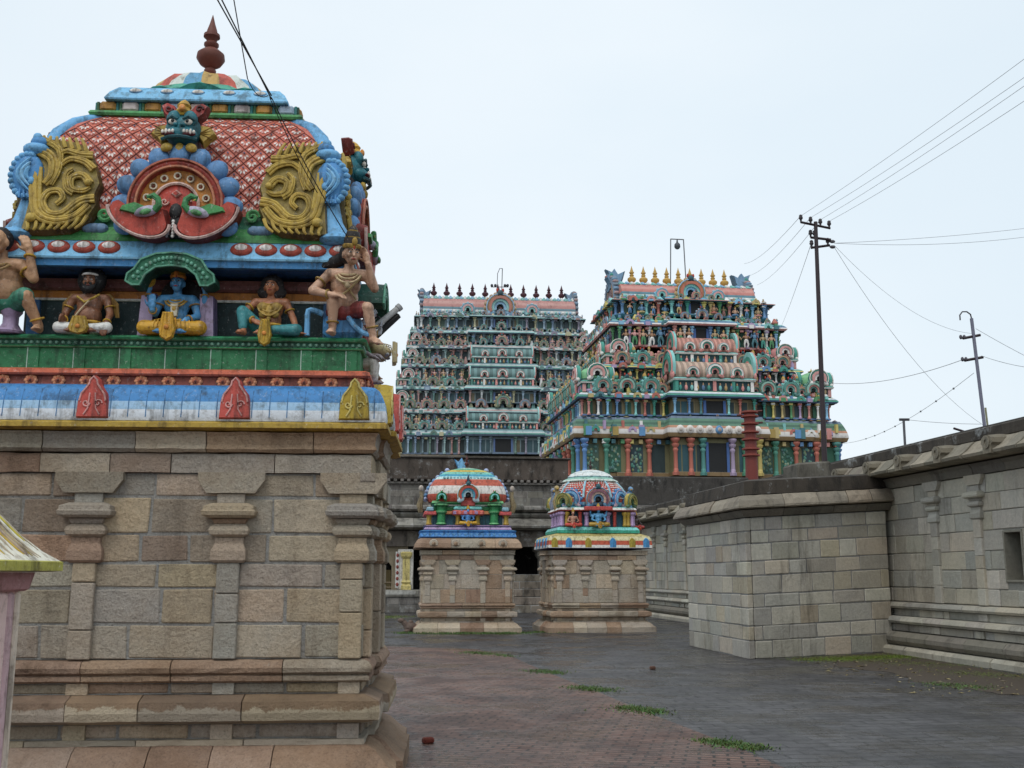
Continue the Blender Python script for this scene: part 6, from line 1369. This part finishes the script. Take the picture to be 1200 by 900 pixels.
PX = [-27, -25.4, -23.2, -21.6, -19.2, -17.6, -13.5, -12, -9.5, -8, -2.5, -1.0, 1.3, 2.7, 5.2, 6.7]
for x in PX:
    pilaster_mb(rn, COOL, 1.03, 3.37, 2.95, .24, 1.12, True).build('pilaster', GWALL, cw, (x, -.012, 0))
    for z0, z1 in ((.45, .585), (.75, .885)):
        mb = MB(); mb.box(x-.13, x+.13, -.16 if z0 < .6 else -.07, .05, z0+.003, z1-.003, jit(rn, COOL[0]), .006); mb.build('base_block', GWALL, cw)
mb = MB(); mouldline(mb, X0, X1, [(-.3, 3.365), (.06, 3.37), (.1, 3.5), (.16, 3.56), (-.3, 3.58)], rn, [hx('#6e6b66'), hx('#77736c')], (.8, 1.5))
mouldline(mb, X0, X1, [(-.3, 3.585), (.36, 3.6), (.5, 3.63), (.52, 3.68), (.4, 3.76), (.3, 3.86), (.22, 3.93), (-.3, 3.94)], rn, [hx('#8a8478'), hx('#968f82'), hx('#7f796f')], (.28, .55), .014, .02); mb.build('cornice', GWALL, cw)
mb = MB(); mb.box(X0, X1, -.12, .5, 3.945, 4.18, hx('#4c453d'), .03); mb.box(X0, X1, .05, 6, 4.181, 4.24, hx('#3b3733'), .02); mb.build('coping', SOOT, cw)
mb = MB(); mb.prism([(-.13, 0), (-.14, .15), (-.19, .2), (-.17, .29), (-.07, .35), (.07, .35), (.17, .29), (.19, .2), (.14, .15), (.13, 0)], -.13, .4, hx('#8f887a'), hx('#7a7468'), .12); mb.arc(.05, .11, 0, 360, -.15, -.1, hx('#8a8478'), 12, 0, .21); cm_ = mb.mesh('cornice_ornament', GWALL)
for i in range(26): link('cornice_ornament', cm_, cw, (X0+.7+i*1.5+rn.uniform(-.1, .1), -.4, 3.6))

# jutting block of plain ashlar
def skew(mb):
    mb.v = [(x-.42*(y+3.78)*min(1, max(0, (x+9)/6)), y, z*(1+.026*(y+3.78))) for x, y, z in mb.v]; return mb
js = thing('bastion', 'plain grey ashlar block jutting out from the long wall into the court', 'bastion', (8.61, 18.5, 0), AX-PI/2)
bx0, bx1, by0 = -6.6, -2.75, -3.78
rw = [0, .34, .61, .95, 1.2, 1.55, 1.82, 2.16, 2.4, 2.66]; BL = [hx(c) for c in ('#b3aa9a', '#a8a49c', '#b4b2ad', '#bdbab2', '#abaaa7', '#b6b2a9', '#c0bdb6', '#b0ada6', '#bab2a6')]
hb = (bx1-bx0)/2, -by0/2; bcx, bcy = (bx0+bx1)/2, by0/2
mb = MB(); wall_box(mb, hb[0], hb[1], list(zip(rw[:-1], rw[1:])), (.4, .9), rn, BL, bcx, bcy, (0, 1, 3), bev=.012, gap=.016, jt=.014, mort=hx('#86878a'), mo=.004); skew(mb).build('wall', GWALL, js)
mb = MB(); mould(mb, hb[0], hb[1], [(-.4, 2.665), (.04, 2.67), (.1, 2.74), (.14, 2.8), (-.4, 2.81)], rn, [hx('#716d66'), hx('#7a756d')], (.8, 1.6), .012, bcx, bcy, which=(0, 1, 3))
mould(mb, hb[0], hb[1], [(-.4, 2.815), (.17, 2.82), (.24, 2.84), (.24, 2.88), (.19, 2.98), (.1, 3.08), (-.4, 3.09)], rn, [hx('#948d82'), hx('#8c867c'), hx('#9c9284'), hx('#928b80')], (.4, .9), .014, bcx, bcy, .015, which=(0, 1, 3)); skew(mb).build('cornice', GWALL, js)
mb = MB(); mb.loft4(bcx, bcy, hb[0], hb[1], [(.1, 3.095), (.02, 3.1), (-.02, 3.36), (-.2, 3.4)], hx('#453d34')); skew(mb).build('coping', SOOT, js)
mb = MB(); mb.box(-4.9, -3.9, -1.9, -1.0, 3.3, 3.75, hx('#6f6a60'), .04); skew(mb).build('pole_footing', SOOT, js)

# ------------------------------------------------------------------ poles, mast, post
IRON = hx('#33262b')
PT = V((6.98, 23.5, 9.5)); PB = V((6.9, 23.5, 3.5))
up_ = thing('utility_pole', 'tall dark iron utility pole with three crossarms above the jutting block', 'utility pole', tuple(PB))
mb = MB(); mb.tube([V((0, 0, 0)), PT-PB+V((0, 0, .06))], [.062, .042], IRON, 10); mb.build('pole', PLAIN, up_)
tp = PT-PB
def arm(a_, b_, ins):
    mb = MB(); mb.tube([tp+V(a_), tp+V(b_)], .03, IRON, 4); c = mb.build('crossarm', PLAIN, up_)
    for q in ins:
        p = tp+V(a_).lerp(V(b_), q); mb = MB(); mb.lathe([(.02, 0), (.025, .06), (.045, .08), (.05, .11), (.035, .13), (.045, .15), (.02, .18)], hx('#4a4448'), 8, p.x, p.y, p.z); mb.build('insulator', PLAIN, c)
arm((-.37, -.1, .02), (.36, .1, -.06), (.01, .34, .67, .97)); arm((-.1, .1, -.28), (.3, -.1, -.4), (.0, .2)); arm((-.14, 0, -.56), (.3, 0, -.5), (.05, .9))
for z in (-.41, -.54):
    mb = MB(); mb.ell(tp+V((.36, 0, z)), (.07, .04, .04), hx('#5a565c'), 8, 6); mb.build('strain_insulator', PLAIN, up_)
B2_ = V((13.52, 30, 3)); T2_ = V((13.27, 30, 8.85))
lp_ = thing('lamp_pole', 'pale steel pole with a hooked top and two short crossarms, behind the long wall', 'pole', tuple(B2_))
d = T2_-B2_; mb = MB(); mb.tube([V((0, 0, 0)), d], .05, hx('#77788a'), 8); mb.build('pole', PLAIN, lp_)
mb = MB(); mb.tube([d, d+V((-.02, 0, .12)), d+V((-.12, 0, .2)), d+V((-.25, 0, .2)), d+V((-.33, 0, .1)), d+V((-.33, 0, -.05))], .02, hx('#3a3a40'), 6); mb.build('hook', PLAIN, lp_)
for z, a_, b_ in ((-.55, -.3, .22), (-1.2, -.3, .25)):
    mb = MB(); mb.tube([d+V((a_, 0, z-.04)), d+V((b_, 0, z+.06))], .04, IRON, 4); q = mb.build('crossarm', PLAIN, lp_)
    for x in (a_, a_+.1): mb = MB(); mb.ell(d+V((x-.05, 0, z)), (.05, .05, .07), hx('#5a5660'), 6, 5); mb.build('insulator', PLAIN, q)
mb = MB(); mb.tube([d+V((-.75, 0, -3.2)), d+V((.95, 0, -3.75))], .035, IRON, 5); mb.build('loose_bar', PLAIN, lp_)
mb = MB(); mb.tube([d+V((.22, .05, -2.6)), d+V((.36, .05, -5.9))], .03, hx('#9a9a7a'), 5); mb.build('side_pipe', PLAIN, lp_)
mb = MB(); mb.tube([(11.1, 30, 3.5), (11.12, 30, 5.9)], .035, hx('#5a5a60'), 6); mb.tube([(11.0, 30, 5.9), (11.28, 30, 5.9)], .04, hx('#3a3a40'), 5); tag(mb.build('short_pole', PLAIN), 'short thin grey pole standing behind the long wall', 'pole')
fm_ = thing('flag_mast', 'thick red ringed temple mast standing before the nearer gate tower', 'mast', (11.25, 50, 0))
mb = MB(); mb.lathe([(.3, 0), (.3, 6), (.27, 9.1)], hx('#7a342c'), 12); mb.build('shaft', PLAIN, fm_)
for i, z in enumerate((7.0, 7.3, 7.75, 8.1, 8.5, 8.85, 9.05)):
    mb = MB(); mb.lathe([(.28, z), (.42, z+.03), (.42, z+.1), (.28, z+.13)], hx('#8a4034'), 12); mb.build('ring', PLAIN, fm_)
for s, z in ((1, 7.75), (1, 8.5), (-1, 8.85), (1, 9.05)):
    mb = MB(); mb.tube([(0, 0, z+.1), (s*.6, 0, z+.13)], .05, hx('#5a2a26'), 5); mb.build('bracket', PLAIN, fm_)
# post at the left edge
ps = thing('post', 'square pink post with a weathered white and yellow flared cap, at the near left', 'post', (-2.63, 4.6, 0))
mb = MB(); mb.loft4(0, 0, .37, .37, [(.03, 0), (.0, .8), (.0, 1.52)], hx('#e4c0b9'))
for s in (1, -1):
    mb.box(s*.3-.06, s*.3+.06, -.392, -.36, 0, 1.52, hx('#c9a0a4'), .01)
    mb.box(s*.335-.012, s*.335+.012, -.4, -.36, 0, 1.52, hx('#a57a92'), .004)
mb.build('shaft', PAINT, ps)
for s in (1,):
    mb = MB(); mb.box(.362, .386, .335, .378, 0, 1.515, hx('#e2d2c0'), .01); mb.build('edge_strip', PAINT, ps)
    for y0, y1, c_ in ((.27, .325, hx('#cfaeb2')), (.12, .26, hx('#e6c8c2')), (-.36, -.28, hx('#dcb8b8'))): mb = MB(); mb.box(.36, .382, y0, y1, 0, 1.515, c_, .01); mb.build('side_strip', PAINT, ps)
mb = MB(); mb.loft4(0, 0, .39, .39, [(0, 1.52), (.015, 1.53), (.03, 1.6), (.03, 1.605)], hx('#b8898a')); mb.build('collar', PAINT, ps)
mb = MB(); P_ = [(.08, 1.607), (.12, 1.612), (.12, 1.652), (.11, 1.657), (.05, 1.7), (-.02, 1.77), (-.09, 1.86), (-.2, 1.99), (-.33, 2.1)]
mb.loft4(0, 0, .39, .39, P_, [hx('#7a7438'), hx('#b5b050'), hx('#b5b050')]+[hx('#e6e2d2')]*5, True)
r2 = random.Random(8)
for q0 in (0, PI/2, PI, -PI/2):
    mb.at(0, 0, 0, q0)
    for i in range(26):                                # flaked yellow streaks running down the cap
        f = r2.uniform(-.95, .95); t0 = r2.uniform(.0, .6); n_ = 5
        pts = []
        for j in range(n_):
            t = t0+(.95-t0)*j/(n_-1)*r2.uniform(.7, 1); q = 8-t*5; i0 = min(7, int(q)); fr2 = q-i0; o_ = P_[i0][0]+(P_[i0+1][0]-P_[i0][0])*fr2; z_ = P_[i0][1]+(P_[i0+1][1]-P_[i0][1])*fr2
            pts.append((f*(.39+o_), -(.39+o_)-.001, z_))
        mb.tube(pts, [.006]*(n_-1)+[.002], r2.choice([hx('#d8c84a'), hx('#c9a83a'), hx('#b8a890'), hx('#a08a80')]), 4)
mb.at(); mb.build('cap', PAINT, ps)

# ------------------------------------------------------------------ wires
def wire(label, a_, b_, sag, r, col=hx('#4a4c50'), n=14, group=None):
    a_, b_ = V(a_), V(b_); mb = MB(); mb.tube([a_.lerp(b_, i/n)-V((0, 0, sag*4*(i/n)*(1-i/n))) for i in range(n+1)], r, col, 4)
    o = mb.build('wire', PLAIN); tag(o, label, 'wire', group); return o
def at(u, v, Y):
    f = 1250; t = math.atan(222/1250); c, s = math.cos(t), math.sin(t); d = (u-600, f*c-(450-v)*s, f*s+(450-v)*c); q = Y/d[1]; return V((d[0]*q, Y, 1.6+d[2]*q))
BK = hx('#1a1a1c')
wire('thick black cable crossing above the near shrine roof, upper of two', at(246, -16, 6.3), at(318, 112, 7.7), .0, .0055, BK); wire('thick black cable crossing above the near shrine roof, lower of two', at(252, -16, 6.3), at(318, 116, 7.7), .0, .0055, BK)
wire('black cable running down the dome of the near shrine to the crowned statue', at(318, 114, 7.7), at(424, 304, 8.35), .05, .0055, BK); wire('black cable sagging down in front of the gilded scroll', at(316, 114, 7.7), at(372, 226, 8.1), .03, .005, BK)
o = wire('thin loose black wire hanging in a loop beside the roof finial', at(272, -12, 6.6), at(290, 92, 7.4), .0, .004, BK); wire('thin black wire looping up to the cable splice', at(290, 92, 7.4), at(314, 112, 7.7), .06, .004, BK)
P4 = [PT+V((-.36, -.1, .17)), PT+V((-.12, -.03, .15)), PT+V((.12, .03, .12)), PT+V((.33, .1, .1))]
W4 = ['outermost of the four power lines rising to the upper right, highest one', 'second highest of the four power lines rising to the upper right', 'third highest of the four power lines rising to the upper right', 'lowest of the four power lines rising to the upper right']
for p, (u, v), l in zip(P4, ((1210, 62), (1210, 84), (1210, 94), (1210, 112)), W4): wire(l, p, at(u, v, 14), .05, .0042, hx('#9a9ca2'), 14, 'power lines above the wall')
W5 = ['outermost power line running from the pole down to the gate tower, highest one', 'middle power line running from the pole down to the gate tower', 'lowest power line running from the pole down to the gate tower']
for p, (u, v), l in zip(P4, ((872, 309), (878, 323), (887, 334)), W5): wire(l, p, at(u, v, 62), .25, .007, hx('#a4a6aa'), 14, 'power lines above the wall')
e = PT+V((.4, 0, -.45))
wire('upper of two level wires leaving the utility pole to the right', e, at(1215, 266, 26), .05, .0045, hx('#9a9ca2')); wire('lower of two level wires leaving the utility pole to the right', e, at(1215, 276, 26), .12, .0045, hx('#8f9196'))
wire('slack wire from the utility pole falling steeply to the long wall', e+V((0, 0, -.1)), at(1152, 498, 30), .5, .005, hx('#8a8c90')); wire('slack wire from the utility pole to the top of the hooked pole', e+V((0, 0, -.05)), at(1140, 391, 30), .45, .0045, hx('#a0a2a8'))
wire('thin stay wire from the utility pole down to the gate tower', PT+V((-.14, 0, -.5)), at(914, 386, 60), .1, .006, hx('#a0a2a6'))
wire('wire from the hooked pole to the right, upper one', T2_+V((.1, 0, -.3)), at(1215, 424, 28), .02, .006, hx('#6a6c70')); wire('wire from the hooked pole to the right, lower one', T2_+V((.2, 0, -1.1)), at(1215, 432, 28), .05, .006, hx('#6a6c70'))
wire('faint wire from the hooked pole leftward behind the utility pole', T2_+V((-.3, 0, -1.2)), at(966, 448, 45), .3, .009, hx('#9a9ca0'))
o = wire('wire strung with small bird scarers from the hooked pole to the gate tower', T2_+V((-.05, 0, -1.6)), at(982, 520, 60), .5, .008, hx('#8a8c90'))
for i in range(1, 9):
    t = i/12; p = (T2_+V((-.05, 0, -1.6))).lerp(at(982, 520, 60), t)-V((0, 0, .5*4*t*(1-t))); mb = MB(); mb.ell(p, (.035, .035, .035), hx('#7a7c80'), 6, 5); mb.build('bead', PLAIN, o)
wire('faint low wire from the short pole to the right', (11.2, 30, 5.9), at(1150, 497, 29), .03, .006, hx('#9a9ca0'))
